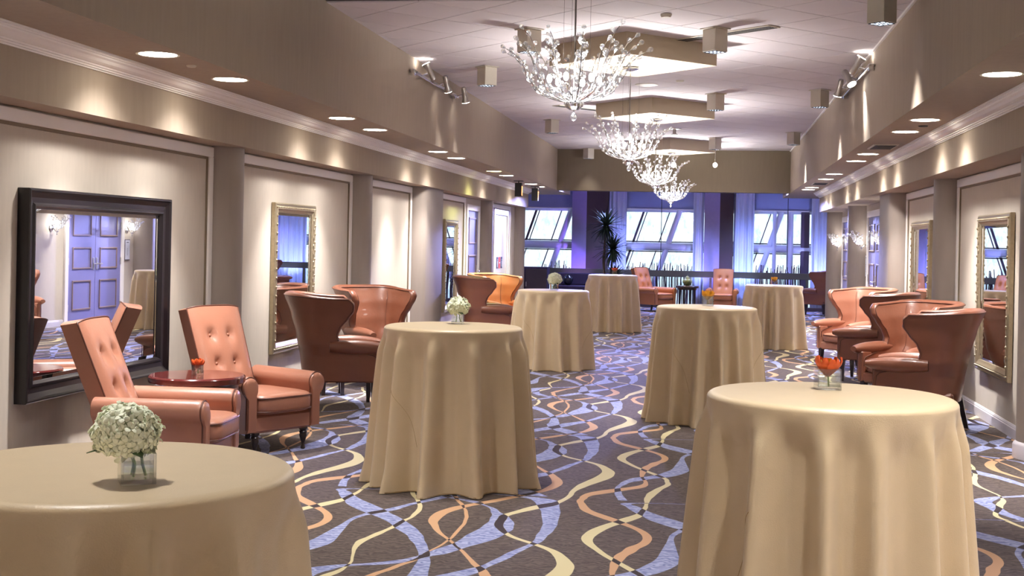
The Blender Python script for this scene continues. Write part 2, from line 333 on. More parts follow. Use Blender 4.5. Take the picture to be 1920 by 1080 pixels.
    def build(s, name, m, parent=None, smooth=.75, loc=None):
        me = bpy.data.meshes.new(name); me.from_pydata(s.v, [], s.f)
        bm = bmesh.new(); bm.from_mesh(me); bmesh.ops.recalc_face_normals(bm, faces=bm.faces); bm.to_mesh(me); bm.free()
        me.materials.append(m)
        if smooth:
            me.polygons.foreach_set('use_smooth', [True]*len(me.polygons)); me.set_sharp_from_angle(angle=smooth)
        me.update()
        o = bpy.data.objects.new(name, me); COL.objects.link(o)
        if parent: o.parent = parent
        if loc: o.location = loc
        return o
def inst(o, parent=None, loc=None, rot=None, scale=None, name=None):
    c = o.copy(); COL.objects.link(c)
    c.parent = parent
    if loc is not None: c.location = loc
    if rot is not None: c.rotation_euler = rot
    if scale is not None: c.scale = scale
    return c
def copy_tree(root, loc, rz, label=None, group=None):
    r = root.copy(); COL.objects.link(r); r.location = loc; r.rotation_euler = (0, 0, rz)
    if label: r['label'] = label
    if group: r['group'] = group
    for ch in list(root.children):
        c = ch.copy(); COL.objects.link(c); c.parent = r
        for g in ch.children:
            d = g.copy(); COL.objects.link(d); d.parent = c
    return r
def spot(name, loc, target, watts, deg, blend, col, radius=.04, parent=None):
    l = bpy.data.lights.new(name, 'SPOT'); l.energy = watts; l.spot_size = math.radians(deg); l.spot_blend = blend; l.color = col; l.shadow_soft_size = radius
    o = bpy.data.objects.new(name, l); COL.objects.link(o)
    d = Vector(target)-Vector(loc); o.rotation_euler = d.to_track_quat('-Z', 'Y').to_euler(); o.location = loc
    if parent:
        o.parent = parent; o.matrix_parent_inverse = (Matrix.Translation(parent.location) @ Matrix.Rotation(parent.rotation_euler[2], 4, 'Z')).inverted()
    return o
def point(name, loc, watts, col, radius=.05, parent=None):
    l = bpy.data.lights.new(name, 'POINT'); l.energy = watts; l.color = col; l.shadow_soft_size = radius
    o = bpy.data.objects.new(name, l); COL.objects.link(o); o.location = loc
    if parent: o.parent = parent
    return o
def struct(name, mb, m, parent=None, smooth=.5, label=None):
    o = mb.build(name, m, parent, smooth)
    if parent is None: o['kind'] = 'structure'
    if label: o['label'] = label
    return o
def clip(poly, x0, x1, y0, y1):
    def cut(p, ins, inter):
        r = []
        for i in range(len(p)):
            a, b = p[i-1], p[i]
            if ins(b):
                if not ins(a): r.append(inter(a, b))
                r.append(b)
            elif ins(a): r.append(inter(a, b))
        return r
    ix = lambda X: (lambda a, b: (X, a[1]+(b[1]-a[1])*(X-a[0])/(b[0]-a[0])))
    iy = lambda Y: (lambda a, b: (a[0]+(b[0]-a[0])*(Y-a[1])/(b[1]-a[1]), Y))
    for ins, it in ((lambda q: q[0] >= x0, ix(x0)), (lambda q: q[0] <= x1, ix(x1)), (lambda q: q[1] >= y0, iy(y0)), (lambda q: q[1] <= y1, iy(y1))):
        if not poly: break
        poly = cut(poly, ins, it)
    return poly
ORD = ['nearest', 'second', 'third', 'fourth', 'fifth', 'sixth', 'seventh', 'eighth', 'ninth', 'tenth', 'eleventh', 'twelfth']
# ------------------------------------------------------------------ the room shell
XL, XR, XEL, XER, ZE, ZS, XFL, XFR, ZC = -4.29, 2.61, -4.03, 2.24, 2.385, 2.785, -3.40, 1.63, 3.70
Y0, YE = -4.0, 28.0
XR2 = 2.70
LX0, LX1, LYF = -9.0, 7.0, 34.5      # lounge beyond the beam
struct('floor', MB().box(LX0, LX1, Y0, LYF+.3, -.06, 0), M_CARPET, smooth=0, label='dark brown carpet woven with blue, cream and orange ribbons')
wl = struct('wall_left', MB().box(XL-.2, XL, Y0, 28.2, 0, ZE), M_WALL, smooth=0, label='beige linen wall on the left with framed panels')
wr = struct('wall_right', MB().box(XR, XR+.3, Y0, 19.1, 0, ZE).box(XR2, XR2+.21, 19.1, 28.1, 0, ZE), M_WALL, smooth=0, label='beige linen wall on the right with framed panels')
struct('wall_back', MB().box(XL-.2, XR+.2, Y0-.2, Y0, 0, ZC+.1), M_WALL, smooth=0)
struct('soffit_left', MB().box(XL-.2, XEL, Y0, 28.0, ZE, ZC+.1).box(XEL, XFL, Y0, 28.0, ZS, ZC+.1).box(LX0, XFL, 28.0, 30.7, ZS, ZC+.1), M_SOFFIT, smooth=0, label='stepped taupe soffit along the left wall')
struct('soffit_right', MB().box(XER, XR+.3, Y0, 27.9, ZE, ZC+.1).box(XFR, XER, Y0, 27.9, ZS, ZC+.1).box(XFR, LX1, 27.9, 30.9, ZS, ZC+.1), M_SOFFIT, smooth=0, label='stepped taupe soffit along the right wall')
struct('ceiling_beam', MB().box(XFL, XFR, YE, YE+.4, ZS, ZC+.1), M_BEAM, smooth=0, label='wide taupe beam closing the raised ceiling')
struct('wall_lounge_left', MB().box(LX0, XL-.2, 28.0, 28.2, 0, ZS).box(LX0-.2, LX0, 28.0, LYF+.3, 0, 3.4), M_WALL, smooth=0)
struct('wall_lounge_right', MB().box(XR+.3, LX1, 27.9, 28.1, 0, ZS).box(LX1, LX1+.2, 27.9, LYF+.3, 0, 3.4), M_WALL, smooth=0)
struct('ceiling_lounge', MB().box(LX0, LX1, 30.7, LYF+.3, 3.3, 3.4).box(XFL, XFR, YE+.4, 30.7, 3.3, 3.4), M_TILE, smooth=0)

# ceiling with diagonal tiles
ceil = struct('ceiling', MB().box(XFL, XFR, Y0, YE, ZC, ZC+.1), M_TGAP, smooth=0, label='raised pale ceiling of diagonal acoustic tiles')
D = .887; g = .0075
proto = None
for i in range(-40, 60):
    for j in range(-40, 60):
        u0, w0 = 8.33+D*i, 10.80+D*j          # u=X+Y, w=Y-X
        pts = [((u-w)/2, (u+w)/2) for u, w in ((u0+g, w0+g), (u0+D-g, w0+g), (u0+D-g, w0+D-g), (u0+g, w0+D-g))]
        mx_, my_ = (u0-w0)/2, (u0+w0+D)/2
        if not (XFL-1 < mx_ < XFR+1 and 10.2 < my_ < YE+1): continue
        q = clip(pts, XFL, XFR, 10.9, YE)
        if len(q) < 3: continue
        ar = abs(sum(q[k-1][0]*q[k][1]-q[k][0]*q[k-1][1] for k in range(len(q))))/2
        if ar < .004: continue
        full = len(q) == 4 and ar > .38
        if full and proto:
            inst(proto, ceil, (mx_, my_-0, 0))
            continue
        if full:
            rel = [(x-mx_, y-my_) for x, y in q]
            proto = MB().prism(rel, ZC-.012, ZC).build('ceiling_tile', M_TILE, ceil, 0, loc=(mx_, my_, 0))
        else: MB().prism(q, ZC-.012, ZC).build('ceiling_tile', M_TILE, ceil, 0)

# dropped diamond coffers
COFF = [(-.87, 8.0), (-.86, 13.38), (-.87, 18.93), (-.84, 25.75)]
for k, (x, y) in enumerate(COFF):
    h = .87
    dia = lambda r: [(x, y-r), (x+r, y), (x, y+r), (x-r, y)]
    o = MB().prism(dia(h), ZC-.23, ZC-.012).build('ceiling_coffer', M_COFFER, None, 0)
    tag(o, 'dropped diamond-shaped ceiling box, '+['above the big chandelier nearest the camera', 'largest one in view', 'middle one behind the largest', 'farthest one near the beam'][k], 'ceiling box', 'diamond boxes on the ceiling', 'structure')

# crown mouldings
def crown(name, xf, sx, y0, y1):
    pr = [(0, .095), (.13, .095), (.13, .082), (.118, .080), (.118, .072), (.108, .070), (.106, .060), (.090, .052), (.076, .034), (.055, .024), (.040, .022), (.040, .012), (.026, .010), (.026, 0), (.012, -.002), (.012, -.010), (0, -.010)]
    struct(name, MB().sweep([(xf+sx*p, ZS-.095+q) for p, q in pr], 'y', y0, y1), M_TRIM, smooth=.3, label='stepped ivory crown moulding under the soffit')
crown('trim_1', XEL, 1, Y0, 27.9); crown('trim_2', XER, -1, Y0, 27.85)
# thin bright edge where ceiling meets fascia on the right
struct('trim_3', MB().box(XFR-.02, XFR, Y0, YE, ZC-.035, ZC-.012), M_TRIM, smooth=0)

# columns engaged in the walls
def column(x, ya, yb, r, lab):
    n = 40
    def outline(R):
        return [(x+R*math.cos(a), (yb if math.sin(a) >= 0 else ya)+R*math.sin(a)) for a in [2*PI*(i+.5)/n for i in range(n)]]
    o = MB().rings([[(px, py, z) for px, py in outline(r)] for z in (0, ZE)]).build('column', M_COLUMN, None, .6)
    tag(o, lab, 'column', 'round wall columns', 'structure')
    b = MB().rings([[(px, py, z) for px, py in outline(R)] for R, z in ((r+.025, 0), (r+.025, .10), (r+.018, .115), (r+.008, .125), (r, .13))]).build('column_base', M_PLINTH, o, .5)
LCOL = [(6.4, 6.4), (10.74, 10.74), (15.07, 15.07), (18.15, 19.2), (23.78, 23.78), (27.95, 27.95)]
RCOL = [(6.2, 6.2), (10.52, 10.52), (14.54, 14.54), (18.17, 19.1), (23.68, 23.68), (27.95, 27.95)]
LN = ['outside the picture', 'just right of the big black mirror', 'between the gilt mirror panel and the plain panel', 'broad pier, widest on this side', 'between the lilac door and the signed door', 'last one, against the windows']
RN = ['at the right picture edge', 'nearest one with its white base showing', 'between the two gilt mirrors', 'broad pier before the first lilac doors', 'between the two pairs of lilac doors', 'last one at the corridor end']
for (a, b), n in zip(LCOL, LN): column(XL-.01, a, b, .215, 'taupe round column on the left wall, '+n)
for (a, b), n in zip(RCOL, RN): column(XR+.01+(.05 if a > 20 else 0), a, b, .235+(.03 if a > 20 else 0), 'taupe round column on the right wall, '+n)

# panel frames, baseboards
def panel(wall, x, s, y0, y1, z1=2.372):
    d = .028
    xs = sorted((x, x+s*d))
    MB().cbox(*xs, y0, y1, z1-.085, z1, .005).build('panel_rail', M_TRIM, wall, .3)
    for a, b in ((y0, y0+.085), (y1-.085, y1)): MB().cbox(*xs, a, b, .115, z1-.085, .005).build('panel_stile', M_TRIM, wall, .3)
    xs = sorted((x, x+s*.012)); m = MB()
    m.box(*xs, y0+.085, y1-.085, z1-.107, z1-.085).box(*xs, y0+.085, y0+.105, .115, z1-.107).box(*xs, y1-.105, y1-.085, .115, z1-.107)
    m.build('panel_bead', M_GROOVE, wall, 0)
LP = [(6.62, 10.52), (10.96, 14.85), (15.29, 17.93), (19.42, 21.98), (24.6, 27.0)]
RP = [(6.45, 10.28), (10.76, 14.30), (14.78, 17.93)]
for a, b in LP: panel(wl, XL, 1, a, b)
for a, b in RP: panel(wr, XR, -1, a, b)
def base(name, x, s, spans):
    m = MB()
    for a, b in spans:
        pr = [(x, 0), (x+s*.022, 0), (x+s*.022, .085), (x+s*.016, .092), (x+s*.016, .100), (x+s*.006, .115), (x, .115)]
        m.sweep(pr, 'y', a, b)
    struct(name, m, M_PLINTH, smooth=.3, label='white moulded baseboard')
base('baseboard_left', XL, 1, [(Y0, 6.2), (6.6, 10.53), (10.95, 14.86), (15.28, 17.94), (19.41, 22.0), (23.3, 23.57), (24.0, 24.75), (26.6, 27.74)])
base('baseboard_right', XR, -1, [(Y0, 5.97), (6.43, 10.29), (10.75, 14.31), (14.77, 17.94)])
base('baseboard_right_far', XR2, -1, [(19.33, 20.74), (22.96, 23.42), (23.94, 25.09), (27.31, 27.69)])

# ------------------------------------------------------------------ doors
def double_door(name, wallx, s, y0, y1, lab, leaves=2, handle=True, paint=None, panels=True):
    paint = paint or M_DOOR
    o = bpy.data.objects.new(name, None); COL.objects.link(o); o.location = (wallx, (y0+y1)/2, 0); tag(o, lab, None, None, 'structure')
    yc = (y0+y1)/2; H = 2.16
    def X(a, b): return sorted((s*a, s*b))
    MB().cbox(*X(.0, .045), y0-yc-.11, y0-yc, 0, H+.11, .006).build('door_jamb', M_TRIM, o, .3)
    MB().cbox(*X(.0, .045), y1-yc, y1-yc+.11, 0, H+.11, .006).build('door_jamb', M_TRIM, o, .3)
    MB().cbox(*X(.0, .045), y0-yc, y1-yc, H, H+.11, .006).build('door_head', M_TRIM, o, .3)
    w = (y1-y0)/leaves
    for i in range(leaves):
        a = y0-yc+i*w+.004; b = a+w-.008
        lf = MB().cbox(*X(-.03, .022), a, b, .01, H-.005, .004).build('door_leaf', paint, o, .3)
        for z0, z1 in ((.25, .78), (.98, 1.37), (1.57, 2.04)) if panels else ():
            m = MB(); t = .028
            m.cbox(*X(.02, .036), a+.16, b-.16, z1-t, z1, .004).cbox(*X(.02, .036), a+.16, b-.16, z0, z0+t, .004)
            m.cbox(*X(.02, .036), a+.16, a+.16+t, z0+t, z1-t, .004).cbox(*X(.02, .036), b-.16-t, b-.16, z0+t, z1-t, .004)
            m.build('door_panel', M_DOORTRIM, lf, .3)
        hy = a if i == 0 else b
        for z in (.3, 1.12, 1.78):
            MB().cbox(*X(.018, .034), hy-.03, hy+.03, z-.06, z+.06, .003).build('hinge', M_NICKEL, lf, .3)
        if handle:
            hy = (b-.06) if i == 0 else (a+.06)
            m = MB().cbox(*X(.02, .03), hy-.03, hy+.03, .96, 1.18, .004)
            m.tube([(s*.03, hy, 1.07), (s*.075, hy, 1.07), (s*.078, hy+(-.11 if i == 0 else .11), 1.07)], .011, 8)
            m.build('door_handle', M_NICKEL, lf, .5)
    return o
double_door('door_1', XR2, -1, 20.85, 22.85, 'lilac-grey panelled double doors between crystal sconces, nearer pair')
double_door('door_2', XR2, -1, 25.2, 27.2, 'lilac-grey panelled double doors between crystal sconces, farther pair')
double_door('door_3', XL, 1, 22.15, 23.2, 'single lilac-grey panelled door beside the far gilt mirror', leaves=1)
# signed door recess on the left
d4 = double_door('door_4', XL, 1, 25.0, 26.55, 'ivory door carrying red and navy restroom signs', leaves=1, handle=False, paint=M_IVDOOR, panels=False)

# ------------------------------------------------------------------ window wall of the lounge
win = bpy.data.objects.new('window_1', None); COL.objects.link(win); win.location = (0, LYF, 0); tag(win, 'sloping steel-framed window wall across the lounge', None, None, 'structure')
K = .333; ZT = 2.56; ZM = 1.58
def dline(xt, z): return xt-K*(ZT-z)
tubes = [-3.77-2.79*2, -3.77-2.79, -3.77, -.86, 1.80, 4.59, 7.3]
MB().cbox(LX0, LX1, -.06, .06, ZT-.06, ZT+.04, .01).build('window_head', M_TUBE, win, .3)
MB().tube([(LX0, -.02, ZM), (LX1, -.02, ZM)], .11, 18).build('cross_tube', M_TUBE, win, .6)
MB().cbox(LX0, LX1, -.10, .10, 0, .05, .01).build('window_sill', M_MUNTIN, win, .3)
mun = []
for xt in tubes:
    MB().tube([(dline(xt, ZT), -.03, ZT), (dline(xt, .05), -.03, .05)], .075, 14).build('diagonal_tube', M_TUBE, win, .6)
    for dx, w in ((-.95, .030), (-.86, .012), (-.26, .014)):
        m = MB(); xt2 = xt+dx
        pts = [(dline(xt2, ZT)-w, ZT), (dline(xt2, ZT)+w, ZT), (dline(xt2, .05)+w, .05), (dline(xt2, .05)-w, .05)]
        m.rings([[(x, y, z) for x, z in pts] for y in (.0, .05)]).build('muntin', M_MUNTIN, win, 0)
        if dx != -.86: mun.append(xt2)
    mun.append(xt)
for a, b in ((ZM+.115, ZM+.145), (ZM-.145, ZM-.115)):
    MB().box(LX0, LX1, .0, .05, a, b).build('muntin', M_MUNTIN, win, 0)
mun.sort()
for a, b in zip(mun[:-1], mun[1:]):
    for z0, z1 in ((.05, ZM-.1), (ZM+.1, ZT-.05)):
        pts = [(dline(a, z1), z1), (dline(b, z1), z1), (dline(b, z0), z0), (dline(a, z0), z0)]
        MB().rings([[(x, y, z) for x, z in pts] for y in (.022, .028)]).build('pane', M_PANE, win, 0)
# upright steel column and dark mullion in the right bay
MB().tube([(2.02, -.12, 0), (2.02, -.12, ZT)], .085, 16).build('upright_tube', M_TUBE, win, .6)
MB().tube([(1.62, -.10, 0), (1.62, -.10, ZT)], .05, 14).build('upright_tube', M_TUBE, win, .6)
MB().cbox(2.30, 2.52, -.12, .0, 0, ZT, .01).build('mullion', M_MUNTIN, win, .3)
struct('wall_far', MB().box(LX0, LX1, LYF-.30, LYF-.22, 2.585, 3.3), M_SHADE, smooth=0, label='shade band above the lounge windows, coloured with blue LED light')
struct('trim_4', MB().box(LX0, LX1, LYF-.315, LYF-.21, 2.56, 2.585), M_TRIM, smooth=0)
struct('ground_outside', MB().box(-60, 60, LYF+.3, 90, -.4, -.3), M_GROUND, smooth=0, label='pale terrace outside the windows')

# pillars: left face coloured as if lit violet, dark face beside it
def pillar(xa, xb, xc, lab):
    y = 33.95; d = .45
    o = MB().add([(xa, y, 0), (xb, y-.12, 0), (xb+.02, y+d, 0), (xa, y+d, 0), (xa, y, 3.3), (xb, y-.12, 3.3), (xb+.02, y+d, 3.3), (xa, y+d, 3.3)],
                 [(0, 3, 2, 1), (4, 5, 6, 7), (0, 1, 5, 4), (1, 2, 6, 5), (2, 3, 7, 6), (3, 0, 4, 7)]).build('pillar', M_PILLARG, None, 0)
    tag(o, lab, 'pillar', 'pillars between the lounge windows', 'structure')
    MB().add([(xb, y-.12, 0), (xc, y-.05, 0), (xc, y+d, 0), (xb+.02, y+d, 0), (xb, y-.12, 3.3), (xc, y-.05, 3.3), (xc, y+d, 3.3), (xb+.02, y+d, 3.3)],
             [(0, 3, 2, 1), (4, 5, 6, 7), (0, 1, 5, 4), (1, 2, 6, 5), (2, 3, 7, 6), (3, 0, 4, 7)]).build('dark_face', M_PILLAR, o, 0)
pillar(-3.70, -3.30, -2.73, 'espresso pillar behind the yucca, one face coloured as violet-lit')
pillar(-.21, .19, .54, 'espresso pillar behind the far leather chairs, one face coloured as violet-lit')
pillar(3.45, 3.85, 4.4, 'espresso pillar at the far right, one face coloured as violet-lit')

# curtains
def curtain(x0, x1, lab, y=34.05, ph=0):
    n = int((x1-x0)/.012); n = max(n, 16)
    fr = []; bk = []
    rows = []
    for z in (.03, 1.0, 2.0, 3.28):
        ring = []
        for i in range(n+1):
            t = i/n; x = x0+(x1-x0)*t
            yy = y+.035*math.sin(t*(x1-x0)*48+ph)+.018*math.sin(t*(x1-x0)*23+ph*2)
            ring.append((x, yy, z))
        ring += [(p[0], p[1]+.006, p[2]) for p in reversed(ring)]
        rows.append(ring)
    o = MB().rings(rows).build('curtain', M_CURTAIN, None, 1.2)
    tag(o, lab, 'curtain', 'sheer lounge curtains')
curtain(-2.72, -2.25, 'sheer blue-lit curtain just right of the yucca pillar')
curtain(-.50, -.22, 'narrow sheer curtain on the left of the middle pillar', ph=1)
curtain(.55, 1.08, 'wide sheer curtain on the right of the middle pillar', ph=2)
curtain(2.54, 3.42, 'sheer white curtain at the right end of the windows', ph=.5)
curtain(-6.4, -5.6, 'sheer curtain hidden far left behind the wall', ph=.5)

# low rail in front of the glass
rail = thing('window_rail', 'long olive-brown guard rail across the lounge windows', 'rail', (0, 33.55, 0))
MB().cbox(LX0, LX1, -.03, .03, .80, .965, .006).build('rail_board', M_RAIL, rail, .3)
for x in (-8, -5.6, -3.15, -.02, .36, 2.42, 4.4, 6.5): MB().cbox(x-.03, x+.03, -.025, .025, 0, .80, .005).build('post', M_RAIL, rail, .3)
MB().cbox(LX0, LX1, -.05, .05, 0, .09, .006).build('bottom_rail', M_PILLAR, rail, .3)
# ------------------------------------------------------------------ mirrors
def mirror_frame(name, lab, s, xw, y0, y1, z0, z1, fw, depth, m, ornate, shelf=0):
    t = thing(name, lab, 'mirror', (xw, (y0+y1)/2, z0), 0)
    hw = (y1-y0)/2; H = z1-z0
    X = lambda v: s*v
    # mitred frame pieces: profile across the width (0 outer .. 1 inner) -> depth
    if ornate: prof = [(0, 0), (0, .7), (.12, .9), (.3, .82), (.42, .95), (.6, .98), (.75, .72), (.88, .62), (1, .5), (1, 0)]
    else: prof = [(0, 0), (0, .92), (.06, 1), (.12, 1), (.2, .86), (.45, .66), (.7, .62), (.8, .74), (.88, .74), (.93, .6), (1, .45), (1, 0)]
    def piece(p0, p1, q0, q1, nm):
        # outer edge p0->p1, inner edge q0->q1 (y,z)
        r = []
        for a, b in ((p0, q0), (p1, q1)):
            r.append([(X(.005+depth*d), a[0]+(b[0]-a[0])*k, a[1]+(b[1]-a[1])*k) for k, d in prof])
        MB().rings(r).build(nm, m, t, .35)
    O = [(-hw, 0), (hw, 0), (hw, H), (-hw, H)]; I = [(-hw+fw, fw), (hw-fw, fw), (hw-fw, H-fw), (-hw+fw, H-fw)]
    for i in range(4): piece(O[i], O[(i+1) % 4], I[i], I[(i+1) % 4], 'frame_piece')
    d0 = depth*.42
    iw, ih0, ih1, bv = hw-fw+.004, fw-.004, H-fw+.004, .03
    MB().box(*sorted((X(.004), X(d0))), -iw, iw, ih0, ih1).build('mirror_glass', M_MIRROR, t, 0)
    # bevelled border of the glass: four slightly tilted strips
    xa, xb = X(d0+.0005), X(d0+.0035)
    A = [(-iw, ih0), (iw, ih0), (iw, ih1), (-iw, ih1)]; B = [(-iw+bv, ih0+bv), (iw-bv, ih0+bv), (iw-bv, ih1-bv), (-iw+bv, ih1-bv)]
    mb = MB()
    for i in range(4):
        j = (i+1) % 4
        mb.add([(xa, *A[i]), (xa, *A[j]), (xb, *B[j]), (xb, *B[i]), (X(d0-.001), *A[i]), (X(d0-.001), *A[j]), (X(d0-.001), *B[j]), (X(d0-.001), *B[i])],
               [(0, 1, 2, 3), (4, 7, 6, 5), (0, 4, 5, 1), (2, 6, 7, 3), (1, 5, 6, 2), (3, 7, 4, 0)])
    mb.build('bevel', M_MIRROR, t, 0)
    if ornate:
        mb = MB(); xo = X(depth*1.0)
        def knob(y, z, long):
            L = .030; 
            sy, sz = (L, .016) if long else (.016, L)
            MB().super((xo, y, z), (.028, sy, sz), 2.4, 8, 6).build('carved_knob', M_GOLD, t, .9)
        n = int(2*hw/.055)
        for k in range(n+1):
            for z in (fw*.45, H-fw*.45): knob(-hw+fw*.4+(2*hw-fw*.8)*k/n, z, True)
        n = int(H/.09)
        for k in range(1, n):
            for y in (-hw+fw*.42, hw-fw*.42):
                knob(y, fw*.4+(H-fw*.8)*k/n, False); MB().super((X(depth*.9), y+(fw*.22 if y < 0 else -fw*.22), fw*.4+(H-fw*.8)*(k+.5)/n), (.02, .014, .05), 2.4, 8, 6).build('carved_leaf', M_GOLD, t, .9)
    return t
mirror_frame('wall_mirror', 'large black-framed mirror behind the tufted armchairs', 1, XL, 7.42, 9.53, .53, 1.885, .128, .085, M_BLACKFRAME, False).rotation_euler = (0, 0, -.0030)
mirror_frame('wall_mirror', 'tall gilt mirror on the left wall behind the wing chairs', 1, XL, 12.07, 13.37, .455, 1.955, .10, .05, M_GOLD, True)
mirror_frame('wall_mirror', 'slim gilt mirror on the left wall beside the lilac door', 1, XL, 20.2, 21.25, .455, 1.965, .10, .05, M_GOLD, True)
mirror_frame('wall_mirror', 'tall gilt mirror on the right wall behind the nearest wing chair', -1, XR, 11.70, 13.08, .465, 1.955, .10, .05, M_GOLD, True)
mirror_frame('wall_mirror', 'farther gilt mirror on the right wall past the second column', -1, XR, 15.90, 17.30, .465, 1.975, .10, .05, M_GOLD, True)

# restroom signs on the ivory door, framed notice, handrail
for y, m, lab, w in ((25.40, M_SIGNB, 'navy restroom sign with white figure, left of the red one', .16), (25.66, M_SIGNR, 'red sign between the two navy restroom signs', .18), (25.92, M_SIGNB, 'navy restroom sign with white figure, right of the red one', .16)):
    t = thing('door_sign', lab, 'sign', (XL+.024, y, 1.08), 0, 'signs on the ivory door')
    MB().cbox(0, .008, -w/2, w/2, 0, .23, .002).build('sign_plate', m, t, .3)
    if m == M_SIGNB:
        mb = MB().super((.010, 0, .175), (.005, .035, .035), 2, 10, 6).cbox(.008, .012, -.022, .022, .085, .15, .001).cbox(.008, .012, -.018, -.003, .03, .09, .001).cbox(.008, .012, .003, .018, .03, .09, .001)
        mb.build('pictogram', M_PAPER, t, .5)
    else: MB().cbox(.008, .011, -.05, .05, .10, .125, .001).build('pictogram', M_PAPER, t, .3)
t = thing('framed_notice', 'small framed notice under a crystal sconce beside the nearer lilac doors', 'notice', (XR2, 23.12, 1.12))
MB().cbox(-.025, 0, -.11, .11, 0, .40, .004).build('notice_frame', M_MUNTIN, t, .3)
MB().cbox(-.028, -.024, -.095, .095, .015, .385, .001).build('notice_sheet', M_PAPER, t, .3)
mb = MB().cbox(-.030, -.027, -.045, .045, .335, .352, .0005)
for k in range(5): mb.cbox(-.030, -.027, -.02, .02, .10+k*.03, .108+k*.03, .0005)
mb.build('notice_print', M_GREYINK, t, .3)

# ------------------------------------------------------------------ ceiling and soffit fittings
def downlight(x, y, lab, tgt, watts, grp, z=ZS, r=.122, col=NEUT, deg=120):
    t = thing('downlight', lab, 'downlight', (x, y, z), 0, grp)
    MB().lathe([(r, .0), (r+.016, -.004), (r+.02, -.002), (r+.02, 0)], 32).build('trim_ring', M_BOXWHITE, t, .6)
    MB().lathe([(.001, -.0015), (r, -.0015), (r, -.0005), (.001, -.0005)], 32).build('lens', M_LEDY if col[2] < .5 else M_LED, t, .6)
    spot('lamp_light', (x, y, z-.02), tgt, watts, deg, 1.0, col, .09, t)
    if watts == E_DOWN: spot('lamp_beam', (x, y, z-.02), (tgt[0]+(.02 if tgt[0] < x else -.02), tgt[1], 0), 215, 66, 1.0, NEUT, .06, t)
    return t
DLY_L = [7.9, 9.17, 12.1, 13.35, 16.55, 17.78, 20.95, 22.24, 25.33, 26.5]
DLY_R = [8.9, 12.0, 13.2, 16.3, 17.6, 20.7, 22.2, 25.3, 26.2]
for k, y in enumerate(DLY_L): downlight(-3.6, y, ORD[k]+' round recessed downlight from the camera in the left soffit', (-4.12, y+.1, .2), E_DOWN, 'recessed downlights in the left soffit', col=(.9, 1, .38) if k == 6 else NEUT)
for k, y in enumerate(DLY_R): downlight(1.88, y, ORD[k]+' round recessed downlight from the camera in the right soffit', (2.42, y+.1, .2), E_DOWN, 'recessed downlights in the right soffit')
for x, tx in ((-3.6, -4.2), (1.88, 2.5)):
    for y in (3.5, 4.8, -.9): downlight(x, y, 'round recessed downlight in the soffit above the picture', (tx, y+.1, .2), E_DOWN, 'downlights outside the picture')
for x in (-2.9, -.9, 1.1): downlight(x, -3.2, 'added downlight washing the unseen wall behind the camera', (x, -4.0, 1.2), 420, 'added wall washers outside the picture', z=ZC)  # washers added so the back wall bounces light onto the cloths
for x in (-1.3, .3): downlight(x, 30.9, 'added warm downlight above the far tan armchairs, '+('left' if x < 0 else 'right')+' one', (x, 31.3, 0), 150, 'added warm lounge downlights', z=3.3, col=(1, .80, .55), deg=70)  # pair added to warm the armchairs under the blue wash
for k, (x, y) in enumerate(((-4.6, 29.2), (-4.6, 30.1), (2.6, 29.2), (2.6, 30.1))):
    downlight(x, y, ('nearer' if k % 2 == 0 else 'farther')+' recessed downlight over the lounge on the '+('left' if k < 2 else 'right'), (x, y, 0), E_DOWN*.6, 'recessed lounge downlights')

# small round sensors
def disc(name, lab, cat, x, y, z, r, h, m=M_BOXWHITE, grp=None):
    o = MB().lathe([(r, 0), (r, -h*.4), (r*.8, -h), (.002, -h)], 24).build(name, m, None, .7); o.location = (x, y, z); tag(o, lab, cat, grp); return o
disc('smoke_sensor', 'small white sensor between the two nearest left downlights', 'sensor', -3.59, 8.42, ZS, .035, .012)
disc('smoke_sensor', 'small dark sensor between the right soffit downlights', 'sensor', 1.95, 12.56, ZS, .045, .010, M_VENT)
disc('smoke_sensor', 'round white sensor on the ceiling right of the big chandelier chain', 'sensor', -.45, 11.6, ZC-.012, .05, .03)
disc('ceiling_speaker', 'flat round white ceiling speaker between the first two diamond boxes', 'speaker', -.88, 16.67, ZC-.012, .15, .012)
disc('smoke_sensor', 'small bluish round sensor right of the ceiling speaker', 'sensor', -.44, 16.24, ZC-.012, .05, .02)
t = thing('sprinkler', 'chrome sprinkler head near the farthest diamond box', 'sprinkler', (-.70, 22.9, ZC-.012))
MB().lathe([(.12, 0), (.12, -.012), (.05, -.02), (.05, -.02)], 20).build('escutcheon', M_NICKEL, t, .6)
MB().lathe([(.03, -.02), (.03, -.09), (.06, -.095), (.06, -.11), (.01, -.12)], 16).build('head', M_NICKEL, t, .6)
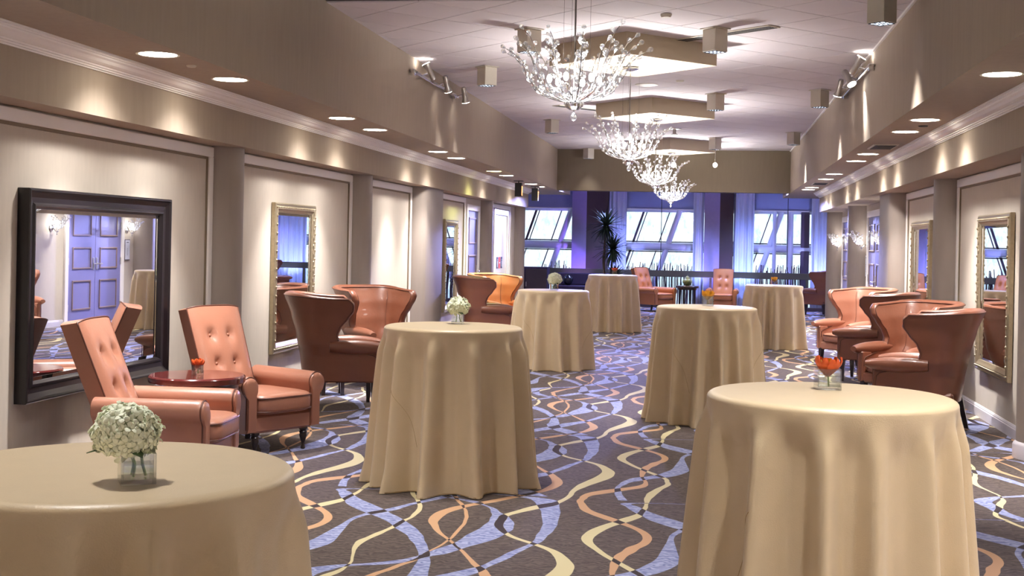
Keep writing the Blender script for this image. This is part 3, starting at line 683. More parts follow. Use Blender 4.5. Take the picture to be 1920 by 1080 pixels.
# air diffusers
t = thing('slot_diffuser', 'dark triple-slot air diffuser beside the largest diamond box', 'air vent', (.08, 12.66, ZC-.012), math.atan2(-.815, .91))
MB().cbox(-.62, .62, -.085, .085, -.012, 0, .003).build('diffuser_frame', M_BOXWHITE, t, .3)
for k in (-1, 0, 1): MB().box(-.60, .60, k*.048-.015, k*.048+.015, -.0145, -.010).build('slot', M_VENT, t, 0)
t = thing('slot_diffuser', 'dark slot air diffuser left of the middle diamond box', 'air vent', (-1.95, 19.6, ZC-.012), math.atan2(-.815, .91)+PI/2)
MB().cbox(-.62, .62, -.085, .085, -.012, 0, .003).build('diffuser_frame', M_BOXWHITE, t, .3)
for k in (-1, 0, 1): MB().box(-.60, .60, k*.048-.015, k*.048+.015, -.0145, -.010).build('slot', M_VENT, t, 0)
def grille(x, y, lab):
    t = thing('return_grille', lab, 'air vent', (x, y, ZS))
    MB().cbox(-.14, .14, -.30, .30, -.012, 0, .004).build('grille_frame', M_BOXWHITE, t, .3)
    MB().box(-.115, .115, -.275, .275, -.014, -.010).build('grille_opening', M_VENT, t, 0)
    for k in range(5): MB().box(-.115, .115, -.24+k*.12-.008, -.24+k*.12+.008, -.018, -.013).build('grille_bar', M_BLACK, t, 0)
grille(1.90, 15.05, 'rectangular dark return grille in the right soffit, nearer one'); grille(1.90, 23.6, 'rectangular dark return grille in the right soffit, farther one')

# square box downlights hanging from the ceiling
BOXES = [(-1.80, 12.35, 'left of the largest diamond box'), (-2.68, 14.97, 'hanging left of the big chandelier'), (-2.70, 21.38, 'left, before the beam'), (-2.69, 27.75, 'left, touching the beam'),
         (-.01, 12.38, 'right corner of the largest diamond box'), (.01, 17.65, 'right corner of the middle diamond box'), (.02, 24.76, 'right corner of the farthest diamond box'),
         (1.36, 17.22, 'beside the right track spotlights'), (1.41, 23.5, 'farthest on the right by the soffit'), (1.34, 10.85, 'cut by the top picture edge on the right')]
for x, y, l in BOXES:
    t = thing('box_downlight', 'square enamelled box downlight, '+l, 'downlight', (x, y, ZC-.012), PI/4, 'square box downlights')
    MB().cbox(-.105, .105, -.105, .105, -.012, 0, .003).build('mounting_plate', M_BOXWHITE, t, .3)
    MB().cbox(-.085, .085, -.085, .085, -.225, -.012, .004).build('box_body', M_BOXWHITE, t, .3)
    MB().box(-.07, .07, -.07, .07, -.2265, -.2245).build('louvre', M_BOXLED, t, 0)
    mb = MB()
    for k in range(4): mb.box(-.075, .075, -.075+k*.05-.002, -.075+k*.05+.002, -.231, -.226).box(-.075+k*.05-.002, -.075+k*.05+.002, -.075, .075, -.231, -.226)
    mb.build('louvre_grid', M_BLACK, t, 0)
    spot('lamp_light', (x, y, ZC-.26), (x, y, 0), E_BOX if y < 27 else 15, 74, .8, NEUT, .07, t)
for x, y in ((-2.4, 6.2), (.7, 5.0), (.9, 3.4), (-1.75, 8.3), (-1.9, 3.2)):  # unseen box lamps added to brighten the foreground tables
    t = thing('box_downlight', 'added square box downlight above the picture', 'downlight', (x, y, ZC), PI/4, 'added box downlights outside the picture')
    MB().cbox(-.085, .085, -.085, .085, -.225, 0, .004).build('box_body', M_BOXWHITE, t, .3)
    MB().box(-.07, .07, -.07, .07, -.2265, -.2245).build('louvre', M_BOXLED, t, 0)
    spot('lamp_light', (x, y, ZC-.26), (x, y, 0), E_BOX*(.7 if y == 3.2 else 1), 84, .8, NEUT, .07, t)

# track spotlights on the fascias
def track(x, s, y0, y1, z, heads, lab):
    t = thing('track_light', lab, 'track light', (x, (y0+y1)/2, z))
    yc = (y0+y1)/2
    MB().cbox(*sorted((s*.05, s*.075)), y0-yc, y1-yc, -.02, .02, .004).build('track_rail', M_CHROME, t, .3)
    for yy in (y0-yc+.12, y1-yc-.12): MB().cbox(*sorted((0, s*.06)), yy-.03, yy+.03, -.035, .035, .004).build('bracket', M_CHROME, t, .3)
    for hy, d in heads:
        d = Vector(d).normalized(); p = Vector((s*.17, hy-yc, .03)); a = p-d*.09; b = p+d*.11
        hd = MB().tube([a, a+d*.015, p, b-d*.05, b], [.025, .032, .032, .034, .055], 16).build('spot_head', M_NICKEL, t, .6)
        MB().tube([(s*.06, hy-yc, 0), (s*.12, hy-yc, .02), tuple(p)], .009, 8).build('spot_arm', M_CHROME, hd, .6)
        MB().tube([b-d*.002, b+d*.006], [.050, .048], 16).build('spot_lens', M_BULB, hd, .6)
        w = Vector((x, yc, z))+b+d*.03
        spot('lamp_light', w, w+d*3, E_TRACK, 56, 1.0, NEUT, .05, t)
track(XFL, 1, 13.95, 16.5, 3.50, [(14.35, (-.45, -.1, .9)), (15.25, (.10, .45, -.8)), (16.4, (.10, .35, -.9))], 'chrome track with three spotlights on the left fascia')
track(XFR, -1, 13.6, 16.4, 3.50, [(13.9, (.5, -.15, .85)), (14.7, (.35, -.4, -.75)), (15.6, (-.15, .3, -.8))], 'chrome track with three spotlights on the right fascia')
# wall-grazing lamps of the tracks
# amber lanterns
for k, (y, l) in enumerate(((24.1, 'nearer'), (26.4, 'farther'))):
    t = thing('hanging_lantern', l+' small black box lantern with amber face under the left soffit', 'lantern', (-3.66, y, ZS), 0, 'amber box lanterns')
    MB().cbox(-.09, .09, -.07, .07, -.012, 0, .003).build('ceiling_plate', M_BLACK, t, .3)
    MB().cbox(-.065, .065, -.055, .055, -.30, -.04, .004).build('lantern_body', M_BLACK, t, .3)
    MB().cbox(-.01, .01, -.01, .01, -.04, -.012, .002).build('lantern_stem', M_BLACK, t, .3)
    MB().cbox(.064, .069, -.045, .045, -.28, -.10, .002).build('amber_face', M_ORGLOW, t, .3)
t = thing('wall_spot', 'bright bare lamp hanging below the far box downlight by the beam', 'spotlight', (.03, 26.9, 3.30))
MB().tube([(0, 0, .39), (0, 0, .04)], .008, 8).build('stem', M_CHROME, t, .6)
MB().super((0, 0, 0), (.09, .09, .10), 2, 14, 10).build('bulb', M_BULB, t, 1)
point('lamp_light', (0, -.1, -.02), 12, NEUT, .05, t)
t = thing('wall_spot', 'bright bare lamp under the farthest diamond box', 'spotlight', (-.80, 26.0, 3.24))
MB().tube([(0, 0, .25), (0, 0, .04)], .008, 8).build('stem', M_CHROME, t, .6)
MB().super((0, 0, 0), (.10, .10, .11), 2, 14, 10).build('bulb', M_BULB, t, 1)

# ------------------------------------------------------------------ chandeliers
def bead_mb(L=.046, r=.0165):
    return MB().lathe([(.0015, 0), (r*.55, L*.25), (r, L*.62), (r*.8, L*.85), (.002, L)], 7)
bead_proto = None
def branch_path(R, H, n=9, curl=1.0):
    pts = []
    tab = [(0, .10, 0), (.14, .27, .03), (.36, .54, .17), (.58, .69, .47), (.74, .77, .72), (.88, .87, .90), (1, 1, 1)]
    for i in range(n):
        t = i/(n-1)
        for (a, ra, za), (b, rb, zb) in zip(tab[:-1], tab[1:]):
            if t <= b:
                k = (t-a)/(b-a); pts.append((R*(ra+(rb-ra)*k), H*(za+(zb-za)*k)**curl)); break
    return pts
def chandelier(x, y, zhub, ztop, lab, detailed, seed, watts):
    global bead_proto
    rnd = random.Random(seed)
    t = thing('crystal_chandelier', lab, 'chandelier', (x, y, zhub), 0, 'crystal bowl chandeliers')
    MB().lathe([(.002, -.02), (.03, -.022), (.055, -.005), (.062, .015), (.06, .022), (.045, .03), (.03, .05), (.026, .12), (.004, .13)], 24).build('hub', M_CHROME, t, .6)
    MB().lathe([(.002, -.092), (.014, -.086), (.022, -.072), (.022, -.06), (.014, -.046), (.004, -.036), (.003, -.02)], 8).build('crystal_ball', M_CRYSTAL, t, .3)
    mb = MB()
    for k in range(26): mb.super((.06*math.cos(2*PI*k/26), .06*math.sin(2*PI*k/26), .018), (.012, .012, .012), 2, 6, 5)
    mb.build('bead_ring', M_CRYSTAL, t, 1)
    MB().tube([(0, 0, .1), (0, 0, ztop-zhub-.02)], .006, 8).build('stem', M_CHROME, t, .6)
    for k in range(3): MB().tube([(.10*math.cos(k*2.1+.4), .10*math.sin(k*2.1+.4), .30), (.10*math.cos(k*2.1+.4), .10*math.sin(k*2.1+.4), ztop-zhub-.02)], .0012, 5).build('suspension_wire', M_CHROME, t, .6)
    MB().lathe([(.002, ztop-zhub), (.09, ztop-zhub), (.09, ztop-zhub-.012), (.05, ztop-zhub-.03), (.002, ztop-zhub-.03)], 24).build('canopy', M_CHROME, t, .6)
    if bead_proto is None:
        bead_proto = bead_mb().build('crystal_drop', M_CRYSTAL, None, .4)
    bp = bead_proto.data; bverts = [tuple(v.co) for v in bp.vertices]; bfaces = [tuple(p.vertices) for p in bp.polygons]
    rows = [(14, .45, .32, 9, 1.0, 0), (9, .37, .41, 8, 1.0, .2), (5, .20, .40, 6, 1.0, .1)]
    joined = MB(); used_proto = False
    for cnt, R, H, nb, curl, ph in rows:
        for k in range(cnt):
            az = 2*PI*(k+ph+rnd.uniform(-.12, .12))/cnt; RR = R*rnd.uniform(.93, 1.04); HH = H*rnd.uniform(.9, 1.08)
            path = branch_path(RR, HH, 11, curl); ca, sa = math.cos(az), math.sin(az)
            p3 = [Vector((r*ca, r*sa, z+.03)) for r, z in path]
            br = MB().tube(p3, [.0032]*6+[.0026]*5, 5).build('branch', M_CHROME, t, .6)
            for q in range(nb):
                tt = .22+.78*q/(nb-1); f = tt*(len(p3)-1); i = min(int(f), len(p3)-2); p = p3[i].lerp(p3[i+1], f-i)
                tan = (p3[i+1]-p3[i]).normalized()
                side = Vector((-sa, ca, 0))*(1 if q % 2 else -1)
                d = (tan*.75+side*.75+Vector((0, 0, .35))+Vector((rnd.uniform(-.2, .2), rnd.uniform(-.2, .2), rnd.uniform(-.1, .25)))).normalized() if q < nb-1 else tan
                sc = rnd.uniform(.8, 1.1)
                M = Matrix.Translation(p+d*.004) @ d.to_track_quat('Z', 'Y').to_matrix().to_4x4() @ Matrix.Scale(sc, 4)
                if detailed:
                    if not used_proto and bead_proto.parent is None:
                        b = bead_proto; used_proto = True
                    else: b = bead_proto.copy(); COL.objects.link(b)
                    b.parent = br; b.matrix_local = M
                else: joined.add([M @ Vector(v) for v in bverts], bfaces)
    if not detailed:
        o = joined.build('crystal_drops', M_CRYSTAL, t, .4); o['kind'] = 'stuff'
    for k in range(6):
        a = 2*PI*k/6+.3; p = (.16*math.cos(a), .16*math.sin(a), .17)
        s_ = MB().tube([(.03*math.cos(a), .03*math.sin(a), .06), (.11*math.cos(a), .11*math.sin(a), .09), (p[0], p[1], .13)], .005, 6).build('lamp_arm', M_CHROME, t, .6)
        MB().super(p, (.034, .034, .055), 2, 10, 8).build('bulb', M_BULB, t, 1)
    for k in range(3):
        a = 2*PI*k/3+.8; point('lamp_light', (.10*math.cos(a), .10*math.sin(a), .26), watts/3, NEUT, .06, t)
    point('lamp_light', (0, 0, -.14), watts/5, NEUT, .05, t)
    spot('lamp_light', (x, y, zhub+.40), (x, y, zhub+3), 95, 172, .5, NEUT, .10, t)  # upward spot added to brighten the ceiling; no bulb sits here
chandelier(-.88, 8.05, 2.47, 3.458, 'largest crystal bowl chandelier nearest the camera', True, 3, E_CHAND)
chandelier(-.88, 13.45, 2.47, 3.458, 'second crystal chandelier hanging from the largest diamond box', False, 4, E_CHAND)
chandelier(-.845, 18.95, 2.47, 3.458, 'third crystal chandelier hanging from the middle diamond box', False, 5, E_CHAND)
chandelier(-.83, 25.7, 2.47, 3.458, 'farthest crystal chandelier in front of the beam', False, 6, E_CHAND)

# ------------------------------------------------------------------ wall sconces
def sconce(y, lab, seed):
    rnd = random.Random(seed); z = 1.70
    t = thing('crystal_sconce', lab, 'sconce', (XR2, y, z), 0, 'crystal wall sconces')
    MB().lathe([(.001, 0), (.06, .002), (.065, .012), (.05, .022), (.02, .03), (.001, .03)], 20).xf(Matrix.Rotation(-PI/2, 4, 'Y')).build('backplate', M_CHROME, t, .6)
    MB().tube([(-.02, 0, 0), (-.07, 0, -.03), (-.10, 0, -.06), (-.11, 0, -.04)], .008, 8).build('arm', M_CHROME, t, .6)
    MB().lathe([(.001, -.12), (.010, -.112), (.010, -.10), (.002, -.09), (.012, -.07), (.035, -.055), (.035, -.045), (.002, -.04)], 16, (-.11, 0, 0)).build('cup', M_CHROME, t, .6)
    bp = bead_proto.data; bverts = [tuple(v.co) for v in bp.vertices]; bfaces = [tuple(p.vertices) for p in bp.polygons]
    j = MB()
    for k in range(11):
        az = PI/2+PI*(k+.5)/11 if k < 11 else 0
        ca, sa = math.cos(az), math.sin(az); R = rnd.uniform(.15, .21); H = rnd.uniform(.16, .24)
        p3 = [Vector((-.11+r*ca, r*sa, zz-.03)) for r, zz in branch_path(R, H, 7, .8)]
        MB().tube(p3, .0028, 5).build('branch', M_CHROME, t, .6)
        for q in range(6):
            f = (.25+.75*q/5)*(len(p3)-1); i = min(int(f), len(p3)-2); p = p3[i].lerp(p3[i+1], f-i); tan = (p3[i+1]-p3[i]).normalized()
            d = (tan+Vector((-sa, ca, 0))*(.8 if q % 2 else -.8)+Vector((0, 0, .2))).normalized()
            M = Matrix.Translation(p) @ d.to_track_quat('Z', 'Y').to_matrix().to_4x4() @ Matrix.Scale(.85, 4)
            j.add([M @ Vector(v) for v in bverts], bfaces)
    o = j.build('crystal_drops', M_CRYSTAL, t, .4); o['kind'] = 'stuff'
    for a in (-.05, .05): MB().super((-.11, a, .02), (.03, .03, .05), 2, 10, 8).build('bulb', M_BULB, t, 1)
    point('lamp_light', (-.11, 0, .09), E_SCONCE, NEUT, .04, t)
sconce(20.3, 'crystal sconce on the near side of the nearer lilac doors', 21)
sconce(23.12, 'crystal sconce on the far side of the nearer lilac doors, above the framed notice', 22)
sconce(24.55, 'crystal sconce on the near side of the farther lilac doors', 23)
sconce(27.48, 'crystal sconce on the far side of the farther lilac doors', 24)
# ------------------------------------------------------------------ cocktail tables with floor-length cloths
def cloth_mesh(R, H, seed, nf=14, flare=.046):
    rnd = random.Random(seed); n = 300
    ph = []
    # irregular folds: each with its own centre, width and depth
    cen = []; a = rnd.uniform(0, 1)
    while a < 2*PI+.0:
        cen.append((a, rnd.uniform(.6, 1.25))); a += 2*PI/nf*rnd.uniform(.72, 1.3)
    c2 = [c for c, _ in cen]; amp = [w for _, w in cen]
    def fold(th):
        th = th % (2*PI)
        m = len(c2)
        for i in range(m):
            a0 = c2[i]; a1 = c2[(i+1) % m]+(2*PI if i == m-1 else 0)
            t0 = th if th >= a0 else th+2*PI
            if a0 <= t0 < a1:
                t = (t0-a0)/(a1-a0); A = amp[i]*(1-t)+amp[(i+1) % m]*t
                # peaked ridge at fold centres, wide valley between
                v = math.cos(2*PI*t); return A*(v+.28*math.cos(4*PI*t)+.12*math.sin(2*PI*t+1.3)), A
        return 0, 1
    SH = .035
    def surf(th, s):
        f, A = fold(th); d = (H-.022)*s          # depth below the rim
        k = min(1, d/.16); k = k*k*(3-2*k)
        amp = k*(.026+.040*s**.8)
        r = R-.012*k+flare*s**1.1+amp*f
        if s > .86: r += (s-.86)*.30*(.5+.5*math.sin(th*9+seed*1.7))*A*.7
        th2 = th+.03*s*math.sin(th*5+seed)*k
        return (r*math.cos(th2), r*math.sin(th2), max((H-.022)*(1-s)+.004*s, .004))
    rings = []
    for r in (.0005, .12, .26, .38, R-SH): rings.append([(r*math.cos(2*PI*j/n), r*math.sin(2*PI*j/n), H) for j in range(n)])
    for k in range(1, 6):
        a = k/5*PI/2
        rings.append([((R-SH+SH*math.sin(a))*math.cos(2*PI*j/n), (R-SH+SH*math.sin(a))*math.sin(2*PI*j/n), H-.022*(1-math.cos(a))) for j in range(n)])
    nz = 30
    for k in range(1, nz+1): rings.append([surf(2*PI*j/n, (k/nz)**1.25) for j in range(n)])
    # turn the hem inwards for thickness
    last = rings[-1]; rings.append([(x*.985, y*.985, z+.003) for x, y, z in last])
    return MB().rings(rings, cap0=True, cap1=False), rings, surf
def cocktail(x, y, H, where, seed, rz=0, R=.46):
    t = thing('cocktail_table', 'cocktail table under the cloth '+where.replace('on the', 'of the'), 'table', (x, y, 0), 0, 'cocktail tables under cloths')
    MB().lathe([(.002, H-.028), (R-.035, H-.028), (R-.02, H-.018), (R-.035, H-.006), (.002, H-.006)], 40).build('tabletop', M_DKWOOD, t, .5)
    MB().lathe([(.03, .02), (.03, H-.028)], 16).build('pole', M_BLACK, t, .5)
    MB().lathe([(.26, 0), (.26, .012), (.05, .03), (.03, .05)], 32).build('base', M_BLACK, t, .5)
    mb, rings, surf = cloth_mesh(R, H, seed)
    c = thing('tablecloth', 'champagne satin tablecloth '+where, 'tablecloth', (x, y, 0), rz, 'champagne tablecloths')
    mb.build('cloth', M_CLOTH, c, 1.4)
    # stitched seams running diagonally down the drop
    rnd = random.Random(seed+50)
    for k in range(3):
        t0 = rnd.uniform(0, 1)+2.1*k+3.6; sgn = rnd.choice((-1, 1)); path = []
        for q in range(40):
            u = q/39; p = surf(t0+sgn*.34*u, .34+.38*u*(.6+.4*u)); path.append((p[0]*1.001, p[1]*1.001, p[2]))
        MB().tube(path, .0013, 5).build('seam', M_HEM, c, 1)
    hem = [(p[0]*1.003, p[1]*1.003, p[2]+.006) for p in rings[-2]][::3]
    MB().tube(hem, .0022, 5, closed=True).build('hem', M_HEM, c, 1)
    return t
TABLES = {'RF': (.452, 4.95, 1.055, 'on the right foreground table, cut by the bottom edge', 11), 'T1': (-1.485, 3.02, 1.015, 'on the left foreground table, cut by the left edge', 12),
          'T2': (-1.69, 8.36, 1.042, 'on the table in the centre left', 13), 'T3': (-.037, 11.95, 1.05, 'on the table right of the aisle', 14),
          'T4': (-2.01, 16.4, 1.004, 'on the second table along the left of the aisle', 15), 'T5': (-1.81, 23.8, 1.043, 'on the farthest table left of the aisle', 16),
          'T6': (1.0, 21.0, 1.003, 'on the farthest table at the right', 17)}
for k, (x, y, H, w, s) in TABLES.items(): cocktail(x, y, H, w, s)

# ------------------------------------------------------------------ flowers
def glass_cube(t, w, h, th=.006):
    mb = MB().box(-w/2, w/2, -w/2, w/2, 0, .012)
    for s in (-1, 1):
        mb.box(*sorted((s*w/2, s*(w/2-th))), -w/2, w/2, .012, h); mb.box(-w/2+th, w/2-th, *sorted((s*w/2, s*(w/2-th))), .012, h)
    mb.build('glass_cube', M_GLASS, t, 0)
    MB().box(-w/2+th+.001, w/2-th-.001, -w/2+th+.001, w/2-th-.001, .013, h*.62).build('water', M_WATER, t, 0)
def floret():
    mb = MB()
    for k in range(4):
        a = k*PI/2; pts = []
        for (u, v, w) in ((.003, 0, 0), (.010, .009, .003), (.020, .010, .001), (.025, 0, -.003), (.020, -.010, .001), (.010, -.009, .003)):
            pts.append((u*math.cos(a)-v*math.sin(a), u*math.sin(a)+v*math.cos(a), w))
        c = (.014*math.cos(a), .014*math.sin(a), .0045)
        n = len(pts); mb.add(pts+[c]+[(p[0], p[1], p[2]-.0015) for p in pts], [(i, (i+1) % n, n) for i in range(n)]+[tuple(n+1+i for i in reversed(range(n)))]+[(i, (i+1) % n, n+1+(i+1) % n, n+1+i) for i in range(n)])
    return mb
FLORET = floret(); floret_obj = None
def hydrangea(x, y, z, w, h, R, lab, detailed, seed, off=(0, 0), rz=.5):
    global floret_obj
    rnd = random.Random(seed)
    t = thing('hydrangea_vase', lab, 'flower vase', (x, y, z), rz, 'hydrangea vases')
    glass_cube(t, w, h)
    cz = h+R*.62
    for k in range(3):
        a = k*2.1
        MB().tube([(.02*math.cos(a), .02*math.sin(a), .015), (.012*math.cos(a), .012*math.sin(a), h*.6), (off[0]*.6+.02*math.cos(a), off[1]*.6+.02*math.sin(a), cz)], .0035, 7).build('stem', M_STEM, t, .8)
    for k in range(3):
        a = k*2.2+.7; L = R*1.05
        pts = [(off[0]+L*u*math.cos(a)-v*math.sin(a)*L, off[1]+L*u*math.sin(a)+v*math.cos(a)*L, cz-R*.55+R*.25*u-(.3*R*u*u)) for u, v in ((.3, 0), (.6, .2), (.9, .16), (1.15, 0), (.9, -.16), (.6, -.2))]
        MB().add(pts+[(p[0], p[1], p[2]-.002) for p in pts], [tuple(range(6)), tuple(reversed(range(6, 12)))]+[(i, (i+1) % 6, 6+(i+1) % 6, 6+i) for i in range(6)]).build('leaf', M_LEAFG, t, .8)
    MB().super((off[0], off[1], cz), (R*1.55, R*1.55, R*1.3), 2, 16, 12).build('flower_core', M_HYDC, t, 1)
    n = 230 if detailed else 120
    fs = [(tuple(p)) for p in FLORET.f]; j = MB()
    for i in range(n):
        zf = 1-1.75*(i+.5)/n; rr = math.sqrt(max(0, 1-zf*zf)); a = i*2.39996
        d = Vector((rr*math.cos(a), rr*math.sin(a), zf)); bump = 1+.10*math.sin(3*a+1)*rr+rnd.uniform(-.06, .05)
        p = Vector((off[0], off[1], cz))+Vector((d.x*R*bump, d.y*R*bump, d.z*R*.86*bump))
        d2 = (d+Vector((rnd.uniform(-.7, .7), rnd.uniform(-.7, .7), rnd.uniform(-.6, .7)))).normalized()
        M = Matrix.Translation(p) @ d2.to_track_quat('Z', 'Y').to_matrix().to_4x4() @ Matrix.Rotation(rnd.uniform(0, 6), 4, 'Z') @ Matrix.Scale(R/.085*rnd.uniform(.66, .9), 4)
        if detailed:
            if floret_obj is None:
                b = floret_obj = MB().add(FLORET.v, FLORET.f).build('floret', M_HYD, None, .9)
            else: b = floret_obj.copy(); COL.objects.link(b)
            b.parent = t; b.matrix_local = M
        else: j.add([M @ Vector(v) for v in FLORET.v], FLORET.f)
    if not detailed:
        o = j.build('florets', M_HYD, t, .9); o['kind'] = 'stuff'
hydrangea(-1.335, 2.86, 1.016, .080, .072, .072, 'pale green hydrangea in a glass cube on the left foreground table', True, 1, (-.028, .012), .55)
hydrangea(-1.70, 8.55, 1.043, .085, .072, .072, 'pale green hydrangea in a glass cube on the centre left table', False, 2, (0, 0), .2)
hydrangea(-2.0, 16.4, 1.005, .10, .085, .088, 'pale green hydrangea in a glass cube on the second left table', False, 3, (0, 0), .2)
def petal(L, wmax, cur):
    # upright petal: bulging outward then curling in; returns grid
    rows = []
    for i in range(6):
        t = i/5; w = wmax*math.sin(PI*min(1, .12+t*.80))**.8; r = .004+cur*math.sin(t*PI*.62); z = L*t
        rows.append([(r*(1-.12*abs(q)), w*q, z) for q in (-1, -.5, 0, .5, 1)])
    vs = [p for r in rows for p in r]; n = 5; fs = [(i*n+j, i*n+j+1, (i+1)*n+j+1, (i+1)*n+j) for i in range(5) for j in range(4)]
    m = len(vs); vs2 = [(p[0]-.0015, p[1], p[2]) for p in vs]
    edge = [0*n+j for j in range(5)]+[i*n+4 for i in range(1, 6)]+[5*n+j for j in range(3, -1, -1)]+[i*n for i in range(4, 0, -1)]
    return MB().add(vs+vs2, fs+[tuple(m+q for q in reversed(f)) for f in fs]+[(edge[k], edge[(k+1) % len(edge)], m+edge[(k+1) % len(edge)], m+edge[k]) for k in range(len(edge))])
def orange_flower(x, y, z, R, lab, seed, cube=True, m=None, m2=None, w=None, rz=.1):
    rnd = random.Random(seed); m = m or M_ORANGE; m2 = m2 or M_YELLOW
    t = thing('tulip_glass', lab, 'flower vase', (x, y, z), rz, 'orange flowers in low glasses')
    w = w or R*1.75; h = R*1.55
    if cube: glass_cube(t, w, h, .005)
    else:
        MB().lathe([(.001, 0), (w/2, 0), (w/2, h), (w/2-.004, h), (w/2-.004, .012), (.001, .012)], 28).build('glass_tumbler', M_GLASS, t, .5)
        MB().lathe([(.001, .013), (w/2-.005, .013), (w/2-.005, h*.5), (.001, h*.5)], 24).build('water', M_WATER, t, .5)
    MB().tube([(.004, 0, .012), (.002, 0, h*.6), (0, 0, h*.9)], .0035, 7).build('stem', M_STEM, t, .8)
    z0 = h*.62
    for ring, (cnt, sc, cu) in enumerate(((9, 1.0, .95), (8, .95, .72), (6, .88, .45))):
        P = petal(R*1.45*sc, R*.36, R*cu); pr = None
        for k in range(cnt):
            a = 2*PI*(k+.5*ring)/cnt+rnd.uniform(-.1, .1)
            if pr is None: pr = b = P.build('petal', m if ring < 1 else m2 if ring == 2 else m, t, 1)
            else: b = pr.copy(); COL.objects.link(b); b.parent = t
            b.location = (0, 0, z0); b.rotation_euler = (0, rnd.uniform(-.05, .08), a); b.scale = (1, 1, rnd.uniform(.9, 1.08))
orange_flower(.455, 5.12, 1.056, .052, 'orange tulip-like bloom in a glass cube on the right foreground table', 1)
orange_flower(-.03, 12.1, 1.051, .058, 'orange bloom in a square glass on the table right of the aisle', 2, m=M_YELLOW, m2=M_YELLOW)
orange_flower(-1.78, 23.8, 1.044, .055, 'small orange bloom in a glass on the farthest left table', 3)
orange_flower(1.0, 21.0, 1.004, .055, 'small amber bloom in a glass on the farthest right table', 4, m=M_YELLOW)

